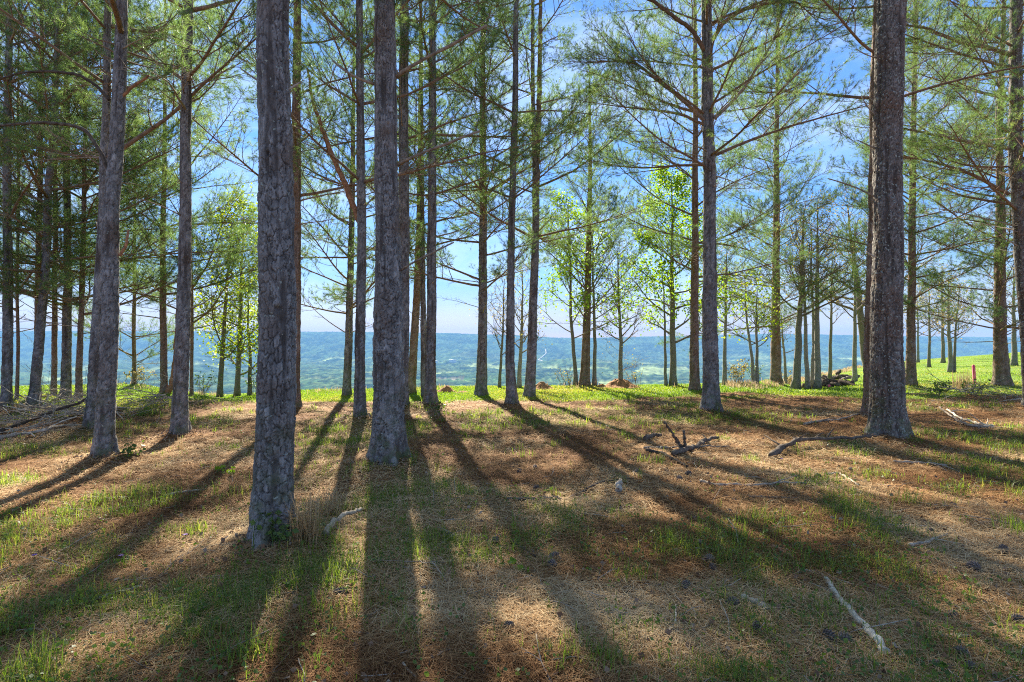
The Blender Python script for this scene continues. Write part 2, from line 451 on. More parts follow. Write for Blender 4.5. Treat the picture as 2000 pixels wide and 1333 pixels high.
# ------------------------------------------------------------------ pine list, read off the photograph
# key, label, path of (x, y, width) px from base up, material, first-limb height, limb density, height
PINES = [
 ('A', 'thickest pine trunk, nearest the camera, dry tan grass and green sprigs at its foot', [(531,1078,86),(538,850,84),(540,700,83),(541,450,78),(538,200,72),(537,0,69)], 'bark', 5.6, 0.2, 18),
 ('B', 'thick grey pine trunk left of centre with broken stubs, its shadow running straight at camera', [(757,912,74),(759,800,68),(757,650,63),(755,400,50),(752,200,47),(750,0,45)], 'bark', 8.0, 0.25, 19),
 ('C', 'thick lichen-flecked dark pine trunk in the right foreground with knots and broken stubs', [(1736,862,84),(1731,800,76),(1730,600,70),(1732,450,64),(1736,200,66),(1739,0,64)], 'bark_lichen', 8.3, 0.3, 19),
 ('C2', 'pine trunk mostly hidden close behind the lichen-flecked right foreground trunk', [(1703,820,38),(1705,600,36),(1711,300,32),(1716,0,29)], 'bark_warm', 6.5, 0.4, 19),
 ('D', 'grey pine leaning slightly right, frontmost trunk at the left, with drooping left limb', [(203,905,46),(206,800,43),(213,600,40),(220,400,37),(232,200,31),(236,0,27)], 'bark', 5.6, 0.5, 17),
 ('D2', 'darker pine trunk just behind and left of the leaning grey pine on the left', [(178,846,33),(190,650,30),(203,420,27),(210,200,19),(209,0,16)], 'bark', 4.6, 0.5, 16),
 ('E', 'straight grey flared-foot pine between the leaning grey pine and the nearest thick trunk', [(352,855,36),(355,700,33),(360,450,28),(364,200,24),(366,0,22)], 'bark', 6.0, 0.45, 18),
 ('F', 'pine trunk at the far left edge of the picture behind the brush pile', [(12,808,27),(12,650,24),(13,400,21),(14,200,18),(16,0,15)], 'bark', 4.2, 0.7, 17),
 ('G', 'pine trunk leaning clearly to the right behind the brush pile at far left', [(66,805,27),(78,650,23),(92,450,20),(100,300,16),(110,120,13),(114,0,11)], 'bark', 3.2, 0.75, 15),
 ('G2', 'very thin pine pole between the left edge trunk and the right-leaning one', [(33,792,9),(31,600,8),(33,400,7),(34,200,5)], 'bark_warm', 2.6, 0.5, 11),
 ('G3', 'narrow upright pine rising behind the right-leaning trunk at far left', [(74,790,16),(75,600,15),(78,400,13),(80,200,10)], 'bark_warm', 2.8, 0.75, 14),
 ('J', 'slim pine trunk on the left lawn edge, left of a dark thicker pine', [(105,786,14),(106,600,13),(107,400,11),(108,200,9)], 'bark_warm', 2.5, 0.9, 14),
 ('H', 'dark straight pine trunk behind the middle of the brush pile', [(129,787,24),(132,600,21),(131,400,17),(130,200,14),(129,0,11)], 'bark', 2.6, 0.9, 16),
 ('I', 'slim brownish pine right of the dark straight pine at the lawn on the left', [(154,790,16),(160,600,14),(165,400,11),(168,200,8)], 'bark_warm', 2.3, 0.95, 14),
 ('K', 'slim pine with a twin stem at its foot, left of the straight flared-foot pine', [(321,776,17),(319,600,15),(320,400,12),(322,200,8)], 'bark_warm', 3.0, 0.9, 14),
 ('K3', 'thin pine just right of the straight flared-foot pine, seen against the valley', [(374,776,8),(373,600,8),(371,400,7),(370,200,6)], 'bark_warm', 2.4, 0.9, 13),
 ('L', 'pine trunk showing only its right edge behind the nearest thick trunk', [(577,805,22),(578,600,21),(579,300,19),(580,0,17)], 'bark_warm', 4.6, 0.45, 18),
 ('N', 'straight slender pine left of the thick centre-left trunk, with an orange limb arching left', [(703,826,25),(705,650,22),(707,450,20),(704,200,17),(703,0,15)], 'bark', 4.4, 0.53, 17),
 ('O', 'thin pine with drooping lower limbs, seen just left of the straight slender pine', [(677,779,18),(683,600,16),(687,400,12),(690,200,8)], 'bark', 2.6, 0.95, 12),
 ('B2', 'grey pine trunk hugging the right side of the thick centre-left trunk', [(786,800,26),(788,600,25),(790,400,23),(789,200,21),(790,0,20)], 'bark', 6.2, 0.35, 18),
 ('B3', 'reddish pine trunk leaning right, just right of the thick centre-left pair', [(803,774,19),(812,620,17),(820,450,15),(822,300,12),(822,150,9)], 'bark_warm', 4.6, 0.4, 15),
 ('P2', 'thin pine pressed close against the left of a straight pine near the centre', [(828,780,14),(827,600,12),(824,400,10),(823,200,8)], 'bark', 5.0, 0.3, 15),
 ('P', 'straight pine at the left of the centre group, its shadow running to the lower right', [(840,798,26),(843,650,22),(844,450,19),(845,200,16),(844,0,14)], 'bark', 5.0, 0.5, 18),
 ('Q', 'straight pine of the centre group standing alone at the lawn edge before the valley', [(940,777,25),(942,650,20),(943,450,17),(943,200,12),(943,0,9)], 'bark', 3.2, 0.95, 15),
 ('R', 'centre pine with slightly bent foot, left of the forked pine', [(1000,794,23),(995,700,20),(999,450,15),(1006,200,13),(1008,0,11)], 'bark', 4.8, 0.5, 17),
 ('S', 'forked pine at the centre, splitting into two stems high up', [(1035,781,23),(1040,650,20),(1046,450,16),(1047,340,16),(1041,200,9),(1040,0,7)], 'bark', 4.4, 0.53, 16),
 ('T', 'fine-limbed pine whose whole steep crown is in view, right of centre on the brow', [(1142,757,22),(1146,650,17),(1151,450,12),(1153,300,8),(1152,200,5)], 'bark_warm', 2.5, 1.8, 9.4),
 ('U', 'warm brown pine close behind the left of the straight right-centre pine', [(1357,766,22),(1357,600,18),(1358,400,14),(1358,200,11),(1358,60,9)], 'bark_warm', 3.6, 0.9, 15),
 ('V', 'straight grey pine right of centre with big arching limbs high up', [(1390,808,37),(1389,650,33),(1387,450,28),(1385,250,26),(1382,0,23)], 'bark', 5.4, 0.95, 18),
 ('W', 'pine with wide limbs starting low, standing on the brow right of the grey right-centre pine', [(1515,752,25),(1516,600,19),(1517,450,15),(1517,300,12),(1519,150,9),(1520,0,7)], 'bark_warm', 2.4, 1.3, 15.5),
 ('X', 'warm brown pine just right of the lichen-flecked foreground trunk', [(1778,757,24),(1780,600,19),(1781,400,16),(1785,200,12),(1787,0,9)], 'bark_warm', 2.8, 1.3, 15),
 ('Y', 'stout pine on the right at the edge of the lawn beside the pink stake', [(1957,757,40),(1953,650,30),(1955,450,24),(1951,300,17),(1957,100,12),(1960,0,10)], 'bark_warm', 1.7, 1.3, 15),
 ('Z', 'dark scaly pine trunk cut by the right edge of the picture', [(2018,800,44),(2004,650,38),(1990,450,34),(1979,250,33),(1984,0,28)], 'bark_lichen', 4.6, 1.1, 17),
 ('K4', 'slender low-limbed pine beyond the left lawn, just right of the leaning grey pine', [(262,758,10),(262,600,9),(263,450,7),(264,340,5)], 'bark_warm', 0.9, 0.98, 9.5),
]
PPOS = {}
for k, lab, path, mt, h0, dens, H in PINES:
    x, y = hit(path[0][0], path[0][1])
    PPOS[k] = (x, y)
for k, lab, path, mt, h0, dens, H in PINES:
    x, y = PPOS[k]
    mounds.append((x, y, 0.07 + 0.07 * random.random(), 0.5))
PPOS_B = dict(PPOS)

def spaced(lo, hi, f0, c0, g):
    """non-uniform coordinates, spacing f0 within c0 then growing by g"""
    a, s, v = [0.0], f0, 0.0
    while v < hi:
        if v > c0: s *= g
        v += s
        a.append(v)
    b, s, v = [], f0, 0.0
    while v > lo:
        if -v > c0: s *= g
        v -= s
        b.append(v)
    return np.array(b[::-1] + a)

def ground_material():
    m, n, out = new_mat('forest_floor')
    lw = N(n, 'ShaderNodeAttribute', attribute_name='lawn')
    gr = N(n, 'ShaderNodeAttribute', attribute_name='green')
    tco = N(n, 'ShaderNodeTexCoord')
    a = N(n, 'ShaderNodeTexNoise', Scale=1.3, Detail=8.0, Roughness=0.7)
    b = N(n, 'ShaderNodeTexNoise', Scale=38.0, Detail=6.0, Roughness=0.7, Distortion=1.0)
    for q in (a, b): n.links.new(tco.outputs['Object'], q.inputs['Vector'])
    ra = ramp(n, [(0.3, (0.12, 0.055, 0.024)), (0.5, (0.20, 0.10, 0.042)), (0.7, (0.31, 0.18, 0.085))])
    n.links.new(a.outputs['Fac'], ra.inputs['Fac'])
    rb = ramp(n, [(0.3, (0.45,) * 3), (0.7, (1.5,) * 3)])
    n.links.new(b.outputs['Fac'], rb.inputs['Fac'])
    straw = mixrgb(n, 1.0, ra.outputs['Color'], rb.outputs['Color'], 'MULTIPLY')
    gf = N(n, 'ShaderNodeMath', operation='MULTIPLY'); gf.inputs[1].default_value = 0.45
    n.links.new(gr.outputs['Fac'], gf.inputs[0])
    straw = mixrgb(n, gf.outputs[0], straw, (0.09, 0.13, 0.035))
    l1 = N(n, 'ShaderNodeTexNoise', Scale=0.5, Detail=8.0, Roughness=0.65)
    n.links.new(tco.outputs['Object'], l1.inputs['Vector'])
    rl = ramp(n, [(0.32, (0.11, 0.20, 0.025)), (0.55, (0.17, 0.26, 0.04)), (0.75, (0.30, 0.28, 0.10))])
    n.links.new(l1.outputs['Fac'], rl.inputs['Fac'])
    lawn = mixrgb(n, 1.0, rl.outputs['Color'], rb.outputs['Color'], 'MULTIPLY')
    c = mixrgb(n, lw.outputs['Fac'], straw, lawn)
    bs = N(n, 'ShaderNodeBsdfPrincipled', Roughness=0.95)
    bs.inputs['Specular IOR Level'].default_value = 0.1
    n.links.new(c, bs.inputs['Base Color'])
    bp = N(n, 'ShaderNodeBump', Strength=0.7, Distance=0.03)
    n.links.new(b.outputs['Fac'], bp.inputs['Height'])
    n.links.new(bp.outputs['Normal'], bs.inputs['Normal'])
    n.links.new(bs.outputs[0], out.inputs['Surface'])
    return m

def build_ground():
    xs = spaced(-130, 130, 0.13, 14, 1.06)
    ys = np.concatenate([spaced(-120, 0, 0.16, 1.0, 1.12)[:-1], np.arange(0.0, 24, 0.13), np.arange(24, 62, 0.35)])
    ys = np.unique(np.round(ys, 4))
    X, Y = np.meshgrid(xs, ys)
    Z = zg(X.ravel(), Y.ravel()).reshape(X.shape)
    ny, nx = X.shape
    V = np.stack([X, Y, Z], -1).reshape(-1, 3)
    i = np.arange(ny - 1)[:, None] * nx
    j = np.arange(nx - 1)[None]
    Q = np.stack([i + j, i + j + 1, i + nx + j + 1, i + nx + j], -1).reshape(-1, 4)
    me = make_mesh('ground', V, Q, attrs={'lawn': lawn_mask(V[:, 0], V[:, 1]), 'green': grass_mask(V[:, 0], V[:, 1])})
    tag(link('ground', me, ground_material()), kind='structure', label='forest floor of brown pine straw with grass, running into a lawn at the brow')
build_ground()

# valley and the far ridge
FLOOR = -345.0
FIELDS = [  # x, y, half width, half depth, angle, colour
 (-560, 4950, 150, 180, 0.1, (0.42, 0.36, 0.22)), (-290, 4900, 130, 200, 0.1, (0.13, 0.24, 0.06)), (-80, 5150, 120, 160, -0.1, (0.17, 0.25, 0.08)),
 (-1500, 5000, 300, 130, 0.15, (0.30, 0.34, 0.14)), (-2150, 4900, 240, 160, 0.1, (0.40, 0.37, 0.24)), (-1150, 4850, 160, 120, 0.0, (0.20, 0.28, 0.09)),
 (300, 5700, 260, 170, 0.1, (0.22, 0.30, 0.10)), (750, 6300, 330, 160, 0.0, (0.24, 0.31, 0.11)), (1250, 5600, 300, 150, 0.1, (0.2, 0.28, 0.1)),
 (1500, 7000, 400, 180, -0.1, (0.27, 0.32, 0.14)), (-900, 6600, 260, 130, 0.1, (0.22, 0.29, 0.11)), (-2600, 6200, 420, 150, 0.1, (0.24, 0.3, 0.12)),
 (2300, 6400, 420, 160, 0.0, (0.26, 0.32, 0.14)), (2700, 5400, 300, 140, 0.1, (0.24, 0.3, 0.1)), (400, 7600, 450, 160, 0.0, (0.25, 0.31, 0.13)), (-1300, 5700, 200, 120, 0, (0.25, 0.3, 0.13)),
 (900, 8800, 600, 220, 0.1, (0.26, 0.31, 0.15)), (-1700, 7600, 400, 140, 0.0, (0.24, 0.3, 0.13)), (3600, 7600, 500, 200, 0.0, (0.26, 0.31, 0.15)), (50, 6100, 200, 90, 0.2, (0.33, 0.33, 0.18)),
]
def zvalley(x, y, canopy=True):
    d = np.maximum(y, 1.0)
    u = x / d
    D, zb = brow(np.clip(u, -1.7, 1.7))
    s = np.maximum(d - D, 0)
    slope = zb - 0.6 * (np.sqrt(s * s + 64) - 8)
    lump = fbm2(x / 900 + 50, y / 1300 + 50, 61, 3)
    fl = FLOOR + 90 * sm(0.5, 0.85, lump) * sm(5200, 7000, d) + 14 * (lump - 0.5)
    px = u * FPX + 1000
    top = np.interp(px, [-300, 300, 690, 830, 1000, 1100, 1250, 1500, 1800, 2300], [649, 650, 651, 653, 657, 663, 661, 655, 660, 664])
    ridge_h = (HOR - top) / FPX * 13500 + 30 * (fbm2(x / 700 + 9, y * 0 + 3.3, 71, 3) - 0.5)
    foot = 9200 + 1200 * (fbm2(x / 1500 + 5, y * 0 + 1.1, 77, 3) - 0.5)
    t = sm(foot, 13500, d)
    spur = 70 * (fbm2(x / 420 + 31, y / 2600 + 7, 81, 3) - 0.5) * t * (1 - t) * 4
    rz = fl + (ridge_h - fl) * (t ** 0.9) + spur
    z = np.maximum(slope, rz)
    if canopy:
        z = z + sm(300, 900, d) * 0
    return z

def build_valley():
    us = np.linspace(-1.25, 1.25, 980)
    ds = np.concatenate([np.geomspace(30, 3200, 60)[:-1], np.geomspace(3200, 15500, 250)])
    U, Dd = np.meshgrid(us, ds)
    X, Y = (U * Dd).ravel(), Dd.ravel()
    Z = zvalley(X, Y)
    # woods: canopy lumps outside the fields
    can = fbm2(X / 45 + 7, Y / 90 + 7, 91, 3)
    f = np.zeros(len(X))
    fc = np.zeros((len(X), 3))
    for fx, fy, hw, hd, an, c in FIELDS:
        dx, dy = X - fx, Y - fy
        a = dx * math.cos(an) + dy * math.sin(an)
        b = -dx * math.sin(an) + dy * math.cos(an)
        wob = (fbm2(X / 130 + fx, Y / 130, 95, 2) - 0.5) * 90
        k = ((np.abs(a) + wob < hw) & (np.abs(b) + wob < hd)).astype(float)
        fc[k > 0] = c
        f = np.maximum(f, k)
    # scattered clearings
    cl = sm(0.60, 0.66, fbm2(X / 380 + 17, Y / 520 + 3, 99, 3)) * sm(3000, 3600, Y) * (1 - sm(9000, 10500, Y))
    cc = np.array([0.24, 0.30, 0.12])
    g = fbm2(X / 260 + 3, Y / 420 + 9, 103, 4)
    dk, lt, sp = np.array([0.022, 0.048, 0.03]), np.array([0.06, 0.11, 0.045]), np.array([0.17, 0.22, 0.09])
    w = sm(0.35, 0.62, g)[:, None]
    C = dk * (1 - w) + lt * w
    w2 = (sm(0.5, 0.75, can) * 0.5)[:, None]
    C = C * (1 - w2) + sp * w2
    C = C * (1 - cl[:, None]) + cc * cl[:, None]
    C = C * (1 - f[:, None]) + fc * f[:, None]
    C = C * (0.35 + 1.3 * n2(X / 26, Y / 70, 109) * (0.6 + 0.8 * n2(X / 90, Y / 200, 113)))[:, None]
    wood = (1 - np.maximum(f, cl)) * sm(700, 2500, Y)
    Z = Z + wood * (can * 44 + 5) - 0.6
    V = np.stack([X, Y, Z], -1)
    ny, nx = U.shape
    i = np.arange(ny - 1)[:, None] * nx
    j = np.arange(nx - 1)[None]
    Q = np.stack([i + j, i + j + 1, i + nx + j + 1, i + nx + j], -1).reshape(-1, 4)
    me = make_mesh('valley', V, Q, attrs={'Col': C})
    m, n, out = new_mat('wooded_valley')
    at = N(n, 'ShaderNodeAttribute', attribute_name='Col')
    bs = N(n, 'ShaderNodeBsdfPrincipled', Roughness=1.0)
    bs.inputs['Specular IOR Level'].default_value = 0.0
    n.links.new(at.outputs['Color'], bs.inputs['Base Color'])
    n.links.new(bs.outputs[0], out.inputs['Surface'])
    tag(link('valley', me, m), kind='structure', label='hazy blue wooded valley with fields and a long level ridge')
build_valley()

# valley road, and the pale building on the far side
def build_far_things():
    m = attr_mat('pale_far_road', [(0, (0.34, 0.33, 0.28)), (1, (0.34, 0.33, 0.28))], 0.9)
    P = [(430, 8300), (520, 8900), (440, 9600), (620, 10300), (640, 10900)]
    V, Q = [], []
    t = np.linspace(0, len(P) - 1, 60)
    xs = np.interp(t, range(len(P)), [p[0] for p in P]); ys = np.interp(t, range(len(P)), [p[1] for p in P])
    zs = zvalley(xs, ys) + 34
    for i in range(60):
        V += [(xs[i] - 9, ys[i], zs[i]), (xs[i] + 9, ys[i], zs[i]), (xs[i] - 9, ys[i], zs[i] - 60), (xs[i] + 9, ys[i], zs[i] - 60)]
        if i:
            a, b = 4 * i - 4, 4 * i
            Q += [(a, a + 1, b + 1, b), (a, b, b + 2, a + 2), (a + 1, a + 3, b + 3, b + 1)]
    tag(link('road', make_mesh('road', V, Q, smooth=False), m), kind='structure', label='pale road winding up the far valley side')
    wm = attr_mat('white_sheet_metal', [(0, (0.8, 0.8, 0.78)), (1, (0.8, 0.8, 0.78))], 0.6)
    rm = attr_mat('pale_roof', [(0, (0.74, 0.76, 0.78)), (1, (0.74, 0.76, 0.78))], 0.6)
    dm = attr_mat('dark_door', [(0, (0.2, 0.22, 0.25)), (1, (0.2, 0.22, 0.25))], 0.6)
    for i, (px, py, dd, w, dp, h, lab) in enumerate([(884, 705, 8000, 46, 28, 12, 'long white far building on the wooded valley side, larger of the two'), (852, 707, 7900, 22, 16, 8, 'small white far building left of the long white one on the valley side')]):
        x = (px - 1000) / FPX * dd
        z = CAMH - (py - HOR) / FPX * dd
        b = tag(empty('far_building', (x, dd, z)), lab, 'building')
        s = 24
        Vw = [(sx * w, sy * dp, zz) for zz in (-s, h) for sx, sy in ((-1, -1), (1, -1), (1, 1), (-1, 1))]
        link('wall', make_mesh('wall', Vw, [(0, 1, 5, 4), (1, 2, 6, 5), (2, 3, 7, 6), (3, 0, 4, 7)], smooth=False), wm, b)
        e = 1.5
        Vr = [(-w - e, -dp - e, h - .5), (w + e, -dp - e, h - .5), (w + e, dp + e, h - .5), (-w - e, dp + e, h - .5), (-w - e, 0, h + 7), (w + e, 0, h + 7)]
        link('roof', make_mesh('roof', Vr, [(0, 1, 5, 4), (2, 3, 4, 5), (3, 2, 1, 0)], [(1, 2, 5), (3, 0, 4)], smooth=False), rm, b)
        Vd = [(-w * .2, -dp - .3, 0), (w * .1, -dp - .3, 0), (w * .1, -dp - .3, 7), (-w * .2, -dp - .3, 7), (-w * .2, -dp, 0), (w * .1, -dp, 0), (w * .1, -dp, 7), (-w * .2, -dp, 7)]
        link('door', make_mesh('door', Vd, [(0, 1, 2, 3), (0, 3, 7, 4), (1, 5, 6, 2), (3, 2, 6, 7)], smooth=False), dm, b)
build_far_things()

# ------------------------------------------------------------------ pine limbs: a few kinds, shared by all the trees
def wiggle(P0, dirv, L, n, curve, jit):
    """bent polyline: starts along dirv, bends towards +z by curve (radians in total)"""
    P = [np.array(P0, float)]
    d = np.array(dirv, float); d /= np.linalg.norm(d)
    for i in range(n):
        d = d + np.array([random.gauss(0, jit), random.gauss(0, jit), random.gauss(0, jit * .7) + curve / n])
        d /= np.linalg.norm(d)
        P.append(P[-1] + d * L / n)
    return np.array(P)

def rot_about(v, ax, a):
    return np.array((Matrix.Rotation(a, 3, Vector(ax)) @ Vector(v))[:])

def tufts(C, Dr, k, ln, wd, spread):
    """needle tufts at points C pointing along Dr: k thin curved blades each"""
    n = len(C)
    C = np.repeat(C, k, 0); Dr = np.repeat(Dr, k, 0)
    rv = rng.normal(size=(n * k, 3))
    d = Dr + rv * spread
    d /= np.linalg.norm(d, axis=1, keepdims=True)
    L = ln * rng.uniform(0.7, 1.15, (n * k, 1))
    off = Dr * rng.uniform(-0.06, 0.01, (n * k, 1))
    s = np.cross(d, rng.normal(size=(n * k, 3)))
    s /= np.linalg.norm(s, axis=1, keepdims=True)
    b0 = C + off
    droop = np.array([0, 0, -1.0]) * L * 0.12
    V = np.stack([b0 - s * wd, b0 + s * wd, b0 + d * L + droop], 1).reshape(-1, 3)
    T = np.arange(n * k * 3).reshape(-1, 3)
    rn = np.repeat(np.repeat(rng.random(n), k) * 0.7 + rng.random(n * k) * 0.3, 3)
    return V, T, rn

def pine_limb(L, curve, nsec, live, dens=1.0, bare=0.3):
    wood = MB()
    P = wiggle((0, 0, 0), (1, 0, 0.0), L, 14, curve, 0.055)
    r0 = 0.0075 * L + 0.006
    rad = r0 * (1 - 0.86 * np.linspace(0, 1, 15)) 
    wood.tube(P, rad, 6, a=0.35 + 0.3 * random.random())
    tc_, td = [], []
    def twig(p, d, l, lev):
        Q = wiggle(p, d, l, 5, 0.30 if live else 0.1, 0.11)
        wood.tube(Q, np.linspace(max(0.0035, 0.007 * l + 0.0022), 0.002, 6), 4 if lev == 0 else 3, a=0.2 + 0.6 * random.random(), cap=False)
        if lev == 0:
            m = int(l * 7.5 + 2)
            for q in range(m):
                t = 0.25 + 0.75 * (q + random.random()) / m
                i = min(int(t * 5), 4)
                pp = Q[i] + (Q[i + 1] - Q[i]) * (t * 5 - i)
                dd = rot_about(Q[i + 1] - Q[i], rng.normal(size=3), random.choice((-1, 1)) * R(random.uniform(25, 60)))
                twig(pp, dd / np.linalg.norm(dd), random.uniform(0.12, 0.42) * (1.2 - 0.5 * t), 1)
        if live:
            e = Q[-1] - Q[-2]; e /= np.linalg.norm(e)
            tc_.append(Q[-1]); td.append(e)
            if random.random() < 0.3 * dens:
                tc_.append(Q[3]); td.append(e)
    for k in range(nsec):
        t = bare + (1 - bare) * ((k + random.random() * 0.8) / nsec) ** 0.9
        i = min(int(t * 14), 13)
        p = P[i] + (P[i + 1] - P[i]) * (t * 14 - i)
        ax = P[i + 1] - P[i]; ax /= np.linalg.norm(ax)
        side = (-1) ** k
        d = rot_about(ax, (0, 0, 1), side * R(random.uniform(32, 62)))
        d = d + np.array([0, 0, random.uniform(-0.25, 0.4)])
        d /= np.linalg.norm(d)
        l = L * (0.36 * (1 - t) + 0.10) * random.uniform(0.7, 1.3)
        twig(p, d, l, 0)
    e = P[-1] - P[-2]; e /= np.linalg.norm(e)
    tc_.append(P[-1]); td.append(e)
    wm = wood.mesh('limb'); wm.materials.append(M['limb'] if live else M['deadwood'])
    nm = None
    if live:
        V, T, rn = tufts(np.array(tc_), np.array(td), 27, 0.13, 0.0021, 0.66)
        nm = make_mesh('needles', V, None, T, smooth=False, attrs={'rnd': rn})
        nm.materials.append(M['needle'])
    return wm, nm

LIVE = [pine_limb(random.uniform(3.0, 4.2), c, n, True, 1.0, b) for c, n, b in
        ((0.5, 20, .22), (0.15, 23, .18), (-0.25, 21, .22), (0.35, 25, .16), (0.75, 19, .25), (0.0, 23, .2), (0.45, 27, .15), (-0.1, 20, .25))]
STEEP = [pine_limb(random.uniform(2.6, 3.2), c, n, True, 0.9, b) for c, n, b in ((-0.2, 16, .3), (0.2, 17, .25), (0.0, 15, .3), (-0.35, 18, .25))]
DEAD = [pine_limb(random.uniform(2.0, 3.2), c, n, False, 0, b) for c, n, b in ((0.2, 7, .3), (0.5, 5, .4), (-0.3, 8, .3), (0.0, 6, .35))]

def stub_mesh(L, r):
    b = MB()
    P = wiggle((0, 0, 0), (1, 0, 0.15), L, 5, random.uniform(-.2, .5), 0.1)
    b.tube(P, np.linspace(r, r * 0.55, 6) * (1 + 0.15 * rng.normal(size=6)), 7)
    return b.mesh('branch_stub')
STUBS = [stub_mesh(l, r) for l, r in ((0.22, .018), (0.5, .016), (0.9, .018), (0.35, .013), (0.13, .022))]
for s_ in STUBS: s_.materials.append(M['deadwood'])

# ------------------------------------------------------------------ trunks with bark plates
def bark_disp(th, h, r, seed, cw, ch):
    nu = max(5, int(round(2 * math.pi * r / cw)))
    cx, sx = np.cos(th) * r, np.sin(th) * r
    wu = (n3(cx * 9, sx * 9, h * 5, seed) - 0.5) * 0.9 + (n3(cx * 50, sx * 50, h * 36, seed + 6) - 0.5) * 0.45
    wv = (n3(cx * 12, sx * 12, h * 4, seed + 5) - 0.5) * 0.9 + (n3(cx * 55, sx * 55, h * 30, seed + 7) - 0.5) * 0.35
    U = th / (2 * math.pi) * nu + wu * 1.3
    Vv = h / ch + wv
    iu, iv = np.floor(U), np.floor(Vv)
    F1 = np.full(U.shape, 9.0); F2 = np.full(U.shape, 9.0); ID = np.zeros(U.shape)
    for a in (-1, 0, 1):
        for b in (-1, 0, 1):
            ci, cj = iu + a, iv + b
            cm = np.mod(ci, nu)
            jx = 0.5 + 0.75 * (hsh(cm, cj, seed) - 0.5) 
            jy = 0.5 + 0.85 * (hsh(cm, cj, seed + 1) - 0.5)
            dx, dy = ci + jx - U, cj + jy - Vv
            dist = np.sqrt(dx * dx + dy * dy)
            idd = hsh(cm, cj, seed + 2)
            near = dist < F1
            F2 = np.where(near, F1, np.minimum(F2, dist))
            ID = np.where(near, idd, ID)
            F1 = np.where(near, dist, F1)
    e = F2 - F1
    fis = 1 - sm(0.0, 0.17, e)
    fine = n3(cx * 40, sx * 40, h * 16, seed + 9) - 0.5
    return fis, ID, fine

